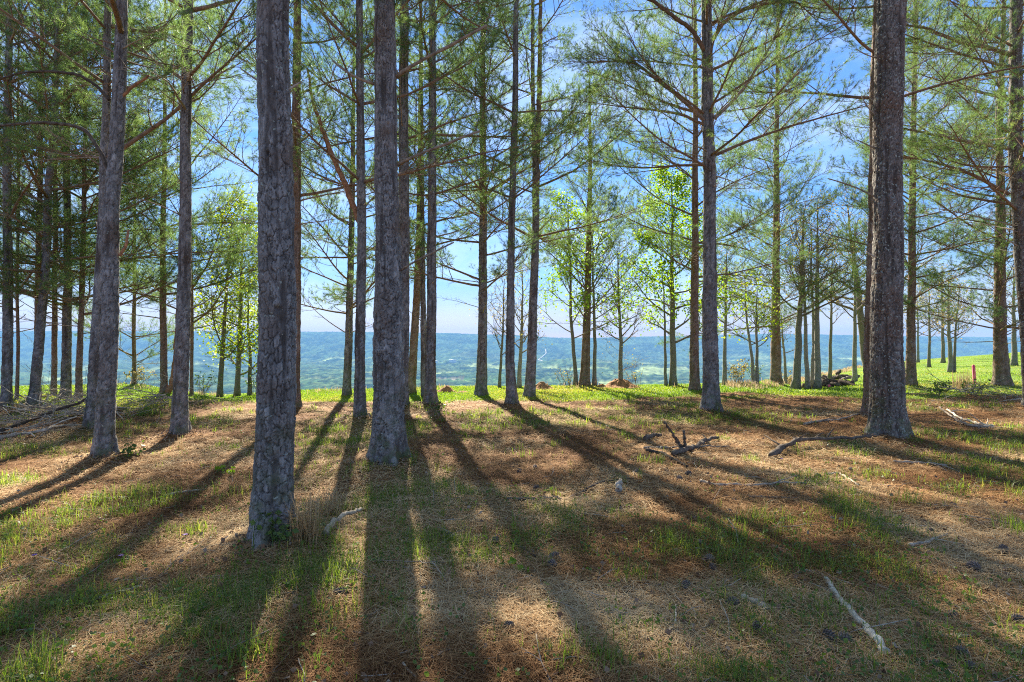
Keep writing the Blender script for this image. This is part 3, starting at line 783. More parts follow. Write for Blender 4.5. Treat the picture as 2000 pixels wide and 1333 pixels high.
def build_trunk(root, path3, rad, H, d, seed, mat, knots=(), plate=0.05):
    """path3: points from base up (world), rad: radius at each; runs on to height H"""
    base = path3[0]
    z0 = base[2] - 0.12
    px = list(path3); rr = list(rad)
    a, b = np.array(path3[-2]), np.array(path3[-1])
    H = max(H, b[2] - z0 + 1.2)
    cs = 0.93 / math.sqrt(1 + (base[0] / base[1]) ** 2)
    rad = [q * cs for q in rad]; rr = list(rad)
    if b[2] < z0 + H:
        dr = (b - a) / max(b[2] - a[2], 0.3)
        dr[:2] = np.clip(dr[:2], -0.06, 0.06)
        left = z0 + H - b[2]
        for t in (0.5, 1.0):
            px.append(b + dr * left * t); rr.append(rad[-1] * (1 - 0.9 * t) + 0.006)
    px = np.array(px); rr = np.array(rr)
    res = d / 569.0
    y_near = plate < 0.045
    fine_z = min(base[2] + H, CAMH + 0.64 * d + 0.4)
    r_mid = float(np.mean(rad))
    step = max(0.0075, res * 1.0) if y_near else max(0.010, res * 1.35)
    zs = np.arange(z0, fine_z, step)
    if fine_z < z0 + H - 0.2:
        zs = np.concatenate([zs, np.arange(fine_z, z0 + H, 0.18)])
    zs = np.append(zs, z0 + H)
    nth = int(np.clip(2 * math.pi * r_mid / max(0.0055, res * (0.8 if y_near else 1.0)), 14, 210))
    o = np.argsort(px[:, 2])
    kz = px[o][:, 2]
    def smooth_interp(v):
        y = np.interp(zs, kz, v[o])
        q = np.linspace(z0, z0 + H, 400)
        yy = np.interp(q, kz, v[o])
        kk = np.exp(-np.linspace(-2, 2, 21) ** 2); kk /= kk.sum()
        yy = np.convolve(np.pad(yy, 10, mode='edge'), kk, 'valid')
        return np.interp(zs, q, yy)
    cx, cy = smooth_interp(px[:, 0]), smooth_interp(px[:, 1])
    rad_z = np.interp(zs, kz, rr[o])
    hh = zs - base[2]
    cx = cx + 0.04 * r_mid / 0.15 * (fbm2(zs * 0.8 + seed, zs * 0 + 1.5, 5, 2) - 0.5)
    cy = cy + 0.10 * (fbm2(zs * 0.6 + seed, zs * 0 + 7.5, 6, 2) - 0.5)
    cx = cx - cx[np.argmin(np.abs(hh))] + base[0]
    cy = cy - cy[np.argmin(np.abs(hh))] + base[1]
    flare = 1 + 0.20 * np.exp(-np.maximum(hh, 0) / 0.16) + 0.06 * np.exp(-np.maximum(hh, 0) / 0.6)
    th = np.arange(nth) * 2 * math.pi / nth
    TH, ZZ = np.meshgrid(th, zs)
    RR = (rad_z * flare)[:, None] * np.ones_like(TH)
    roots = 1 + 0.24 * np.exp(-np.maximum(hh, 0) / 0.22)[:, None] * (np.cos(TH * 5 + seed) * 0.6 + np.cos(TH * 3 + seed * 2) * 0.6)
    lump = 1 + 0.05 * (n3(np.cos(TH) * 2.2, np.sin(TH) * 2.2, ZZ * 2.0, seed) - 0.5) * 2
    RR = RR * roots * lump
    fis, ID, fine = bark_disp(TH, ZZ, r_mid, seed, plate, plate * 2.4)
    amp = min(0.017, 0.085 * r_mid + 0.002) * np.clip(rad_z / r_mid, 0.3, 1.2)[:, None]
    fade = 1.0 if r_mid > 0.05 else 0.6
    fis2, ID2, _f = bark_disp(TH, ZZ, r_mid, seed + 31, plate * 0.6, plate * 0.8)
    cxx, sxx = np.cos(TH) * r_mid, np.sin(TH) * r_mid
    strips = n3(cxx * 30, sxx * 30, ZZ * 2.8, seed + 3) - 0.5
    keep1 = sm(0.12, 0.42, n3(cxx * 7, sxx * 7, ZZ * 4.0, seed + 13))
    keep2 = sm(0.45, 0.65, n3(cxx * 9, sxx * 9, ZZ * 6.0, seed + 17))
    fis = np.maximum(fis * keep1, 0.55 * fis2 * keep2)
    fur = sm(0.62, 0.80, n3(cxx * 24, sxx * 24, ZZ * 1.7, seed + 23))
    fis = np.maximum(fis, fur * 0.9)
    fl = n3(cxx * 20, sxx * 20, ZZ * 10, seed + 19) * 0.6 + n3(cxx * 46, sxx * 46, ZZ * 24, seed + 21) * 0.4
    flake = np.floor(fl * 6) / 6 + 0.25 * (fl * 6 - np.floor(fl * 6)) / 6
    RR = RR + fade * (-amp * 1.05 * fis + amp * 0.25 * (ID - 0.5) + amp * 1.7 * (flake - 0.5) + amp * 0.4 * fine + amp * 0.5 * strips)
    ID = np.clip(0.5 + (ID - 0.5) * 0.3 + (flake - 0.5) * 1.1 + fine * 0.45, 0, 1)
    for kth, kh, ks in knots:
        da = (TH - kth + math.pi) % (2 * math.pi) - math.pi
        q = (da * r_mid / ks) ** 2 + ((ZZ - base[2] - kh) / (ks * 1.1)) ** 2
        RR = RR + ks * 0.42 * np.exp(-q) - ks * 0.75 * np.exp(-q * 6)
    lx, ly = cx - base[0], cy - base[1]
    X = lx[:, None] + RR * np.cos(TH)
    Y = ly[:, None] + RR * np.sin(TH)
    V = np.stack([X, Y, ZZ - base[2]], -1).reshape(-1, 3)
    ny = len(zs)
    i = np.arange(ny - 1)[:, None] * nth
    j = np.arange(nth)[None]
    j2 = (j + 1) % nth
    Q = np.stack([i + j, i + j2, i + nth + j2, i + nth + j], -1).reshape(-1, 4)
    top = np.array([[lx[-1], ly[-1], zs[-1] - base[2] + 0.02]])
    V = np.concatenate([V, top])
    e = (ny - 1) * nth
    T = [(e + q, e + (q + 1) % nth, ny * nth) for q in range(nth)]
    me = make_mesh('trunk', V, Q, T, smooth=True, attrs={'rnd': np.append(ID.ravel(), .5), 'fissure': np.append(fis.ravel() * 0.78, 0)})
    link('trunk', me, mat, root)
    return zs - base[2], lx, ly, rad_z

def world_path(path, d, base):
    pts, rad = [], []
    for (x, y, w) in path:
        pts.append(np.array([(x - 1000) / FPX * d, d, CAMH - (y - HOR) / FPX * d]))
        rad.append(w / 2 / FPX * d)
    pts[0] = np.array(base)
    return pts, rad

def put_limb(root, kit, prof, h, az, el, sc, roll=None, mirror=False):
    zs, lx, ly, rz = prof
    wm, nm = kit
    r = float(np.interp(h, zs, rz))
    cx, cy = float(np.interp(h, zs, lx)), float(np.interp(h, zs, ly))
    o = bpy.data.objects.new('limb', wm)
    col.objects.link(o)
    o.parent = root
    m = Matrix.Translation((cx, cy, h)) @ Matrix.Rotation(az, 4, 'Z') @ Matrix.Rotation(-el, 4, 'Y') @ Matrix.Translation((r * 0.6, 0, 0)) @ Matrix.Rotation(random.uniform(-.5, .5) if roll is None else roll, 4, 'X')
    o.matrix_basis = m @ Matrix.Diagonal((sc, sc, sc, 1))
    if nm is not None:
        q = bpy.data.objects.new('needles', nm)
        col.objects.link(q)
        q.parent = o
    return o

def put_stub(root, prof, h, az, el, me, sc):
    zs, lx, ly, rz = prof
    r = float(np.interp(h, zs, rz))
    o = bpy.data.objects.new('branch_stub', me)
    col.objects.link(o); o.parent = root
    o.matrix_basis = Matrix.Translation((float(np.interp(h, zs, lx)), float(np.interp(h, zs, ly)), h)) @ Matrix.Rotation(az, 4, 'Z') @ Matrix.Rotation(-el, 4, 'Y') @ Matrix.Translation((r * 0.8, 0, 0)) @ Matrix.Diagonal((sc, sc, sc, 1))

KNOTS = {  # (angle, height, size) on the near trunks; the camera side faces -Y
 'A': [(-1.2, 1.75, .05), (-1.75, 2.9, .045), (-1.1, 3.35, .04), (-1.5, 0.75, .05), (-2.0, 2.3, .035)],
 'B': [(-1.5, 1.2, .05), (-1.25, 2.2, .055), (-1.75, 2.35, .05), (-1.4, 3.3, .055), (-1.9, 3.5, .04), (-1.2, 4.15, .06), (-1.5, 4.9, .05), (-1.8, 5.3, .05), (-1.3, 5.6, .05)],
 'C': [(-1.5, 1.0, .06), (-1.2, 2.4, .06), (-1.85, 2.6, .05), (-1.45, 3.5, .06), (-1.1, 4.4, .06), (-1.5, 4.6, .06), (-1.25, 5.4, .06), (-1.7, 5.9, .06), (-1.3, 6.4, .06), (-1.6, 3.9, .045)],
}
STUB_AT = {
 'A': [(3.45, 3.05, .3, 3, .6), (3.4, 0.1, .25, 0, .6)],
 'B': [(4.75, 0.15, .45, 2, 1.5), (3.65, 0.2, .35, 2, 1.3), (4.7, 3.1, .1, 1, 1.3), (3.05, -1.2, 1.1, 1, .8), (4.9, -1.5, 1.2, 3, 1.0), (2.3, 0.0, .4, 2, .9)],
 'C': [(6.1, 3.1, .0, 1, .8), (5.05, 3.0, .55, 1, .9), (4.6, 3.15, .1, 3, 1.), (3.75, 3.0, .45, 2, .9), (2.0, 3.1, .1, 1, .7), (2.8, 3.2, .2, 0, 1)],
}

OPEN = {'B', 'B2', 'B3', 'P', 'P2', 'N', 'R', 'S', 'L', 'A', 'F', 'D2', 'D', 'E'}
def build_pine(i, spec):
    key, lab, path, mt, h0, dens, H = spec
    x, y = PPOS[key]
    z = zg1(x, y)
    rs = random.Random(100 + i)
    root = tag(empty('pine_tree', (x, y, z)), lab, 'pine tree', 'tall pines on the wooded brow')
    pts, rad = world_path(path, y, (x, y, z))
    plate = 0.040 if key in 'ABC' else 0.046
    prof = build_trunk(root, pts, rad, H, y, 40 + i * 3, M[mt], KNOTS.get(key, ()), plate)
    steep = key == 'T'
    for (h, az, el, k, sc) in STUB_AT.get(key, ()):
        put_stub(root, prof, h, az, el, STUBS[k], sc)
    # a few dead lower limbs
    for q in range(int(2 + 3 * dens)):
        h = h0 * rs.uniform(0.72, 1.05)
        if y < 11: h = max(h, h0 * 0.9)
        put_limb(root, rs.choice(DEAD), prof, h, rs.uniform(0, 6.28), R(rs.uniform(-5, 35)), rs.uniform(0.35, 0.8))
    if y > 8:
        for q in range(4):
            put_stub(root, prof, rs.uniform(1.6, h0 + 1), rs.uniform(0, 6.28), rs.uniform(0, .6), rs.choice(STUBS), rs.uniform(.4, 1.0))
    h = h0
    az = rs.uniform(0, 6.28)
    while h < H - 0.3:
        t = (h - h0) / max(H - h0, 1)
        n = 2 if dens < 0.52 else (3 if dens < 0.95 else 4)
        for q in range(n):
            az += 2 * math.pi / n + rs.uniform(-.5, .5)
            full = (1.0 - 0.62 * t) * rs.uniform(0.75, 1.12)
            if H < 12: full *= 0.75
            if steep:
                el = R(rs.uniform(34, 52)); full *= 1.45
                kit = rs.choice(STEEP)
            else:
                el = R(6 + 34 * t + rs.uniform(-8, 20))
                kit = rs.choice(LIVE)
            sc = full * (0.75 + 0.25 * min(1, 1.1))
            put_limb(root, kit, prof, h + rs.uniform(-.2, .2), az, el, sc)
        az += 0.7
        h += (1.45 if key in OPEN else 1.1) * (0.62 if dens >= 1.0 else 0.85) * rs.uniform(0.8, 1.25) * (1.0 if h < CAMH + 0.62 * y else 2.3)
    # leader shoot
    put_limb(root, rs.choice(LIVE), prof, H - 0.25, rs.uniform(0, 6.28), R(80), 0.35)
    return root, prof
PROOT = {}
for i, sp in enumerate(PINES):
    PROOT[sp[0]] = build_pine(i, sp)

def px_tube(name, path, d, mat, root, ywob=0.0):
    """a stem, limb or branch running through pixels of the photograph at one distance, as part of root"""
    P = np.array([((x - 1000) / FPX * d, d + ywob * k, CAMH - (y - HOR) / FPX * d) for k, (x, y, w) in enumerate(path)])
    w = np.array([p[2] / 2 / FPX * d for p in path])
    t = np.linspace(0, len(path) - 1, len(path) * 6)
    idx = np.arange(len(path))
    Pn = np.stack([np.interp(t, idx, P[:, c]) for c in range(3)], 1)
    kk = np.array([1, 2, 3, 2, 1.]) / 9
    for c in range(3):
        Pn[2:-2, c] = np.convolve(Pn[:, c], kk, 'valid')
    Pn += rng.normal(size=Pn.shape) * w.mean() * 0.12
    b = MB()
    b.tube(Pn - np.array(root.location), np.interp(t, idx, w), 10)
    o = link(name, b.mesh(name), mat, root)
    return o

DRESS = []
# forked second stem of the centre pine, twin stem of the slim left pine, the orange arching limb
r_, p_ = PROOT['S']; d_ = PPOS['S'][1]
st = px_tube('stem', [(1047, 352, 15), (1049, 300, 12), (1053, 200, 10), (1055, 60, 8), (1056, -80, 6), (1057, -200, 3)], d_ + .02, M['limb'], r_)
r_, p_ = PROOT['K']; d_ = PPOS['K'][1]
st = px_tube('stem', [(322, 773, 12), (336, 755, 12), (344, 700, 11), (352, 560, 10), (358, 400, 8), (362, 250, 5)], d_, M['redwood'], r_)
r_, p_ = PROOT['N']; d_ = PPOS['N'][1]
st = px_tube('limb', [(705, 440, 12), (690, 405, 12), (668, 350, 11), (640, 290, 9), (615, 225, 8), (600, 180, 6), (590, 120, 4)], d_, M['redwood'], r_, 0.05)
r_, p_ = PROOT['D']; d_ = PPOS['D'][1]
st = px_tube('limb', [(214, 340, 7), (200, 300, 7), (175, 258, 7), (150, 250, 6.5), (100, 246, 6), (45, 252, 5), (0, 258, 4)], d_, M['darkwood'], r_, -0.03)
st = px_tube('limb', [(214, 195, 6), (190, 168, 6), (160, 150, 6), (110, 146, 5), (60, 150, 4), (20, 165, 3)], d_, M['darkwood'], r_, -0.03)
st = px_tube('limb', [(232, 195, 6), (262, 172, 5.5), (297, 152, 4)], d_, M['redwood'], r_, -0.03)
st = px_tube('limb', [(234, 500, 6), (250, 480, 5.5), (257, 452, 4)], d_, M['redwood'], r_, -0.03)
r_, p_ = PROOT['V']; d_ = PPOS['V'][1]
for pth in ([(1392, 78, 9), (1408, 50, 8), (1440, 28, 7), (1490, 14, 6), (1545, 14, 4), (1560, 30, 2)], [(1376, 100, 9), (1350, 60, 8), (1310, 36, 7), (1270, 8, 6), (1230, 2, 4)],
            [(1376, 236, 8), (1330, 195, 7), (1280, 160, 6), (1240, 130, 4), (1200, 128, 3)], [(1395, 232, 8), (1440, 190, 6), (1480, 130, 5), (1506, 85, 3)], [(1376, 245, 6), (1330, 225, 5), (1270, 218, 4), (1215, 215, 2.5)]):
    px_tube('limb', pth, d_, M['limb'], r_, -0.05); DRESS.append((r_, d_, [pth], -0.05))
r_, p_ = PROOT['Z']; d_ = PPOS['Z'][1]
for pth in ([(1978, 108, 9), (1940, 90, 8), (1880, 72, 7), (1830, 42, 5), (1785, 30, 4)], [(1972, 290, 8), (1920, 278, 7), (1860, 262, 6), (1790, 243, 4)], [(1970, 380, 7), (1910, 340, 6), (1850, 315, 5), (1800, 300, 3)]):
    px_tube('limb', pth, d_, M['limb'], r_, 0.1); DRESS.append((r_, d_, [pth], 0.1))

def dress(root, path, d, sub):
    P = [np.array(((x - 1000) / FPX * d, d + sub * k, CAMH - (y - HOR) / FPX * d)) - np.array(root.location) for k, (x, y, w) in enumerate(path)]
    for k in range(1, len(P)):
        dv = P[k] - P[k - 1]
        for q in range(3 if k < len(P) - 1 else 5):
            v = dv / np.linalg.norm(dv) + rng.normal(size=3) * (0.5 if k < len(P) - 1 else 0.3)
            p = P[k - 1] + dv * random.uniform(0.3, 1.0) if q else P[k]
            wm, nm = random.choice(LIVE)
            o = bpy.data.objects.new('limb', wm); col.objects.link(o); o.parent = root
            o.matrix_basis = Matrix.Translation(p) @ Vector(v).to_track_quat('X', 'Z').to_matrix().to_4x4() @ Matrix.Scale(random.uniform(.24, .4), 4)
            e = bpy.data.objects.new('needles', nm); col.objects.link(e); e.parent = o
for root_, d_, paths, sub_ in DRESS:
    for pth in paths: dress(root_, pth, d_, sub_)

# ------------------------------------------------------------------ broadleaf trees on the brow and beyond
def leaves_mesh(P, size, mat, name='leaves', hang=0.3):
    n = len(P)
    d = rng.normal(size=(n, 3)); d[:, 2] = d[:, 2] * 0.6 - hang
    d /= np.linalg.norm(d, axis=1, keepdims=True)
    s = np.cross(d, rng.normal(size=(n, 3))); s /= np.linalg.norm(s, axis=1, keepdims=True)
    nn = np.cross(d, s)
    L = size * rng.uniform(0.6, 1.3, (n, 1)); W = L * 0.42
    V = np.stack([P, P + d * L * .5 + s * W + nn * L * .08, P + d * L, P + d * L * .5 - s * W + nn * L * .08], 1).reshape(-1, 3)
    b = np.arange(n) * 4
    T = np.concatenate([np.stack([b, b + 1, b + 2], 1), np.stack([b, b + 2, b + 3], 1)])
    me = make_mesh(name, V, None, T, smooth=False, attrs={'rnd': np.repeat(rng.random(n), 4)})
    me.materials.append(mat)
    return me

def broadleaf(label, bx, by, topx, topy, w, leaf, leafn, lsize, spread=0.35, first=0.35, nbr=16, dist=None, wood='bark_grey', crook=0.05, fork=None, lowtwigs=False, levels=2, up=0.5, cat='tree'):
    x, y = hit(bx, by)
    if dist is not None:
        y = dist; x = (bx - 1000) / FPX * y
    z = zg1(x, y)
    root = tag(empty('broadleaf_tree', (x, y, z)), label, cat, 'young broadleaf trees along the brow')
    H = CAMH - (topy - HOR) / FPX * y - z
    lean = (topx - bx) / FPX * y
    r0 = w / 2 / FPX * y
    tr = MB()
    n = 16
    t = np.linspace(0, 1, n)
    wob = np.cumsum(rng.normal(size=(n, 2)), 0) * crook * 0.25
    wob -= wob[0]
    P = np.stack([lean * t + wob[:, 0], wob[:, 1], -0.1 + (H + .1) * t], 1)
    rad = r0 * (1 - 0.9 * t ** 1.1) * (1 + 0.5 * np.exp(-t * H / 0.2)) + 0.004
    tr.tube(P, rad, 10)
    link('trunk', tr.mesh('trunk'), M[wood], root)
    lm, tips = MB(), []
    def branch(p, d, l, r, lev):
        k = 5 if lev < 2 else 4
        Q = wiggle(p, d, l, k, 0.35, 0.13)
        lm.tube(Q, np.linspace(r, max(r * 0.35, 0.0025), k + 1), 5 if lev == 0 else 3, cap=False)
        if lev >= levels:
            tips.extend([Q[-1], Q[-2], Q[-3]])
            return
        m = random.randint(4, 6)
        for q in range(m):
            f = 0.25 + 0.75 * (q + random.random()) / m
            i = min(int(f * k), k - 1)
            pp = Q[i] + (Q[i + 1] - Q[i]) * (f * k - i)
            a = rot_about(Q[i + 1] - Q[i], rng.normal(size=3), R(random.uniform(25, 60)) * random.choice((-1, 1)))
            a /= np.linalg.norm(a)
            branch(pp, a, l * random.uniform(0.35, 0.6) * (1.2 - .4 * f), max(r * 0.45, 0.003), lev + 1)
        tips.append(Q[-1])
    for q in range(nbr):
        f = first + (1 - first) * (q + random.random() * .7) / nbr
        i = min(int(f * (n - 1)), n - 2)
        p = P[i] + (P[i + 1] - P[i]) * (f * (n - 1) - i)
        az = q * 2.4 + random.uniform(-.4, .4)
        el = R(random.uniform(15, 45)) * (0.6 + up * f)
        l = H * spread * (1 - 0.72 * ((f - first) / (1 - first)) ** 1.4) * random.uniform(.7, 1.15)
        branch(p, (math.cos(az) * math.cos(el), math.sin(az) * math.cos(el), math.sin(el)), l, rad[i] * 0.42, 0)
    if lowtwigs:
        for q in range(14):
            f = random.uniform(0.12, 0.4); i = int(f * (n - 1))
            az = random.uniform(0, 6.28)
            branch(P[i], (math.cos(az), math.sin(az), .35), H * .16, .006, 1)
    link('crown', lm.mesh('crown'), M['limb'] if wood != 'bark_grey' else M['bark_limb'], root)
    if leafn:
        tp = np.array(tips)
        tp = tp[rng.integers(0, len(tp), leafn)] + rng.normal(size=(leafn, 3)) * 0.17
        o = link('leaves', leaves_mesh(tp, lsize, M[leaf]), None, root)
        o['kind'] = 'stuff'
    return root
M['bark_limb'] = attr_mat('grey_twig_wood', [(0, (0.15, 0.12, 0.09)), (1, (0.27, 0.23, 0.19))], 0.9)

broadleaf('tall bright green broadleaf tree with heart-dense fresh leaves, left of the right-centre pines', 1315, 754, 1310, 345, 13, 'leaf_bright', 10500, 0.085, 0.26, 0.2, 26)
broadleaf('thin pole of a sapling close left of the tall bright green tree', 1301, 753, 1296, 520, 6, 'leaf_bright', 260, 0.12, 0.15, 0.5, 8)
broadleaf('slim bright green tree whose leaves hang left of the fine-limbed pine', 1124, 756, 1112, 395, 8, 'leaf_bright', 3400, 0.085, 0.24, 0.25, 18)
broadleaf('slim green tree right behind the fine-limbed pine', 1161, 756, 1165, 440, 8, 'leaf_bright', 1100, 0.09, 0.2, 0.4, 14)
broadleaf('small budding brownish tree beside the larger dirt mound', 1213, 755, 1208, 480, 9, 'leaf_bud', 1050, 0.050, 0.26, 0.3, 24, lowtwigs=True, up=.7)
broadleaf('thin crooked bare sapling between the two centre pines, leaning right', 975, 756, 988, 545, 6, 'leaf_bud', 489, 0.050, 0.3, 0.3, 18, up=.8)
broadleaf('thin bare sapling rising between the bent-foot pine and the forked pine', 1013, 757, 1022, 530, 9, 'leaf_bud', 630, 0.050, 0.28, 0.3, 18, up=.8)
broadleaf('leaning yellow-green tree left of the nearest thick trunk', 429, 776, 452, 420, 10, 'leaf_yellow', 2600, 0.085, 0.3, 0.2, 18)
broadleaf('brightest yellow-green tree close left of the nearest thick trunk', 463, 774, 474, 395, 10, 'leaf_yellow', 5200, 0.09, 0.24, 0.1, 24)
broadleaf('short dark-stemmed yellow-green tree almost touching the nearest thick trunk', 488, 772, 484, 560, 8, 'leaf_yellow', 1600, 0.09, 0.3, 0.2, 14)
broadleaf('dark thin tree right of the grey right-centre pine', 1416, 752, 1422, 470, 8, 'leaf_bud', 489, 0.058, 0.22, 0.4, 18)
broadleaf('twiggy twin-stemmed small tree with pale green leaves, left stem', 1474, 752, 1458, 540, 7, 'leaf_yellow', 380, 0.10, 0.3, 0.35, 12)
broadleaf('twiggy twin-stemmed small tree with pale green leaves, right stem', 1478, 752, 1482, 550, 7, 'leaf_yellow', 380, 0.10, 0.3, 0.35, 12)
broadleaf('crooked dark oak right of the wide-limbed brow pine', 1553, 752, 1566, 400, 15, 'leaf_bud', 1050, 0.058, 0.32, 0.4, 22, crook=.12, dist=21.5)
broadleaf('very thin leaning tree between the wide-limbed pine and the crooked dark oak', 1535, 751, 1528, 600, 6, 'leaf_bud', 175, 0.058, 0.25, 0.4, 12)
broadleaf('left of the three close grey stems right of the crooked oak', 1578, 752, 1568, 450, 9, 'leaf_bud', 489, 0.058, 0.2, 0.5, 16, dist=21.8)
broadleaf('middle of the three close grey stems right of the crooked oak', 1587, 752, 1583, 440, 8, 'leaf_bud', 489, 0.058, 0.2, 0.5, 16, dist=22.2)
broadleaf('right and thickest of the three close grey stems right of the crooked oak', 1597, 752, 1596, 400, 12, 'leaf_bud', 840, 0.058, 0.24, 0.45, 20, dist=21.6)
broadleaf('slim straight tree in front of the dark log heap', 1620, 732, 1622, 480, 7, 'leaf_bud', 350, 0.065, 0.22, 0.4, 16, dist=27)
broadleaf('slim grey tree close left of the lichen-flecked foreground trunk', 1668, 750, 1672, 470, 9, 'leaf_bud', 560, 0.065, 0.25, 0.4, 18, dist=24)
broadleaf('spreading bare oak leaning left behind the lichen-flecked foreground trunk', 1700, 745, 1655, 400, 17, 'leaf_bud', 1330, 0.065, 0.42, 0.35, 24, crook=.12, dist=25)
broadleaf('thin tree far out on the right hill, nearest the valley edge', 1793, 704, 1794, 560, 5, 'leaf_bud', 350, 0.094, 0.25, 0.35, 16, dist=44)
broadleaf('small bare tree on the right hill, left of the double-stemmed one', 1815, 722, 1812, 560, 6, 'leaf_bud', 420, 0.086, 0.3, 0.35, 18, dist=34)
broadleaf('bare tree on the right hill standing just behind the double-stemmed one', 1842, 716, 1838, 530, 7, 'leaf_bud', 489, 0.086, 0.28, 0.35, 18, dist=38)
broadleaf('double-stemmed grey tree on the right hill, thicker left stem', 1856, 740, 1852, 540, 9, 'leaf_bud', 560, 0.072, 0.25, 0.35, 18, dist=27)
broadleaf('double-stemmed grey tree on the right hill, thinner right stem', 1862, 740, 1876, 560, 6, 'leaf_bud', 350, 0.072, 0.25, 0.4, 16, dist=27.1)
broadleaf('grey tree on the right hill between the stout pine and the right edge', 1981, 727, 1978, 520, 10, 'leaf_bud', 560, 0.072, 0.25, 0.35, 18, dist=30)

# ------------------------------------------------------------------ ground cover
def wedge_points(n, y0, y1, power, xk=0.98):
    """points spread over the view, thicker near the camera"""
    t = rng.random(n)
    p = power
    y = (y0 ** (1 - p) + t * (y1 ** (1 - p) - y0 ** (1 - p))) ** (1 / (1 - p))
    x = rng.uniform(-1, 1, n) * (xk * y + 0.6)
    return x, y

def build_litter():
    x, y = wedge_points(330000, 1.6, 17.5, 1.35)
    keep = rng.random(len(x)) > lawn_mask(x, y) * 0.95
    x, y = x[keep], y[keep]
    n = len(x)
    thick = fbm2(x * 1.1 + 4, y * 1.1 + 4, 55, 3)
    z = zg(x, y) + rng.random(n) ** 2 * (0.01 + 0.045 * thick)
    a = rng.uniform(0, 2 * math.pi, n)
    el = rng.normal(0, 0.16, n)
    L = rng.uniform(0.08, 0.20, n)
    W = np.maximum(0.0013, y * 0.00038) * rng.uniform(0.8, 1.3, n)
    d = np.stack([np.cos(a) * np.cos(el), np.sin(a) * np.cos(el), np.sin(el)], 1)
    s = np.stack([-np.sin(a), np.cos(a), np.zeros(n)], 1)
    bend = rng.normal(0, 0.16, n)[:, None]
    C = np.stack([x, y, z + 0.004], 1)
    L = L[:, None]; W = W[:, None]
    mid = C + s * bend * L
    lift = np.array([0, 0, 1.0]) * 0.006
    A, B = C - d * L / 2, C + d * L / 2
    V = np.stack([A - s * W, A + s * W, mid - s * W + lift, mid + s * W + lift, B - s * W * .5, B + s * W * .5], 1).reshape(-1, 3)
    b = np.arange(n)[:, None] * 6
    Q = np.concatenate([b + np.array([[0, 1, 3, 2]]), b + np.array([[2, 3, 5, 4]])])
    tone = fbm2(x * 0.9, y * 0.9, 57, 3)
    rn = np.clip(rng.random(n) * 0.75 + (tone - 0.5) * 1.7 + 0.10, 0, 1)
    me = make_mesh('pine_straw', V, Q, smooth=False, attrs={'rnd': np.repeat(rn, 6)})
    o = link('pine_straw', me, M['litter'])
    tag(o, 'fallen brown pine needles thickly covering the forest floor', 'pine straw', kind='stuff')
build_litter()

def build_twigs():
    x, y = wedge_points(1100, 1.7, 16.0, 1.3)
    k = rng.random(len(x)) > lawn_mask(x, y)
    b = MB()
    for xx, yy in zip(x[k], y[k]):
        L = random.uniform(.06, .34) * random.choice((.6, 1, 1, 1.5))
        a = random.uniform(0, 6.28)
        P = wiggle((0, 0, 0), (math.cos(a), math.sin(a), 0), L, 4, 0.05, .16)
        P = P + np.array([xx, yy, 0])
        P[:, 2] += zg(P[:, 0], P[:, 1]) + .022
        r = random.uniform(.0018, .0045) * (0.7 + L)
        b.tube(P, np.linspace(r, r * .5, 5), 4)
        if random.random() < .4:
            Q = wiggle(P[2], (math.cos(a + .8), math.sin(a + .8), .1), L * .4, 3, 0, .15)
            b.tube(Q, np.linspace(r * .6, r * .3, 4), 3)
    o = link('twig_litter', b.mesh('twig_litter'), M['deadwood'])
    tag(o, 'small broken grey twigs scattered through the pine straw', 'twigs', kind='stuff')
    x, y = wedge_points(2600, 1.7, 15.0, 1.4)
    for k_ in ('A', 'B', 'C', 'D', 'E', 'V', 'N', 'P'):
        aa, rr_ = rng.uniform(0, 6.283, 170), 0.16 + np.abs(rng.normal(0, .22, 170))
        x = np.append(x, PPOS[k_][0] + rr_ * np.cos(aa)); y = np.append(y, PPOS[k_][1] + rr_ * np.sin(aa))
    P = np.stack([x, y, zg(x, y) + .02 + rng.random(len(x)) * .02], 1)
    me = leaves_mesh(P, .035, M['flake'], 'bark_flakes', 0.0)
    tag(link('bark_flakes', me), 'brown bark flakes and dead leaves among the pine straw', 'bark flakes', kind='stuff')
M['flake'] = attr_mat('bark_flake_brown', [(0, (0.16, 0.085, 0.05)), (0.6, (0.27, 0.17, 0.11)), (1, (0.36, 0.28, 0.21))], 0.9, spec=0.05)
build_twigs()

def blades(x, y, z, L, W, lean, rn):
    n = len(x)
    a = rng.uniform(0, 2 * math.pi, n)
    dr = np.stack([np.cos(a), np.sin(a), np.zeros(n)], 1)
    s = np.stack([-np.sin(a), np.cos(a), np.zeros(n)], 1)
    C = np.stack([x, y, z - 0.01], 1)
    L, W, lean = L[:, None], W[:, None], lean[:, None]
    up = np.array([0, 0, 1.0])
    m1 = C + up * L * .55 + dr * L * lean * .3
    tip = C + up * L * (1 - 0.35 * lean) + dr * L * lean
    V = np.stack([C - s * W, C + s * W, m1 - s * W * .8, m1 + s * W * .8, tip], 1).reshape(-1, 3)
    b = np.arange(n)[:, None] * 5
    Q = b + np.array([[0, 1, 3, 2]])
    T = b + np.array([[2, 3, 4]])
    return V, Q, T, np.repeat(rn, 5)

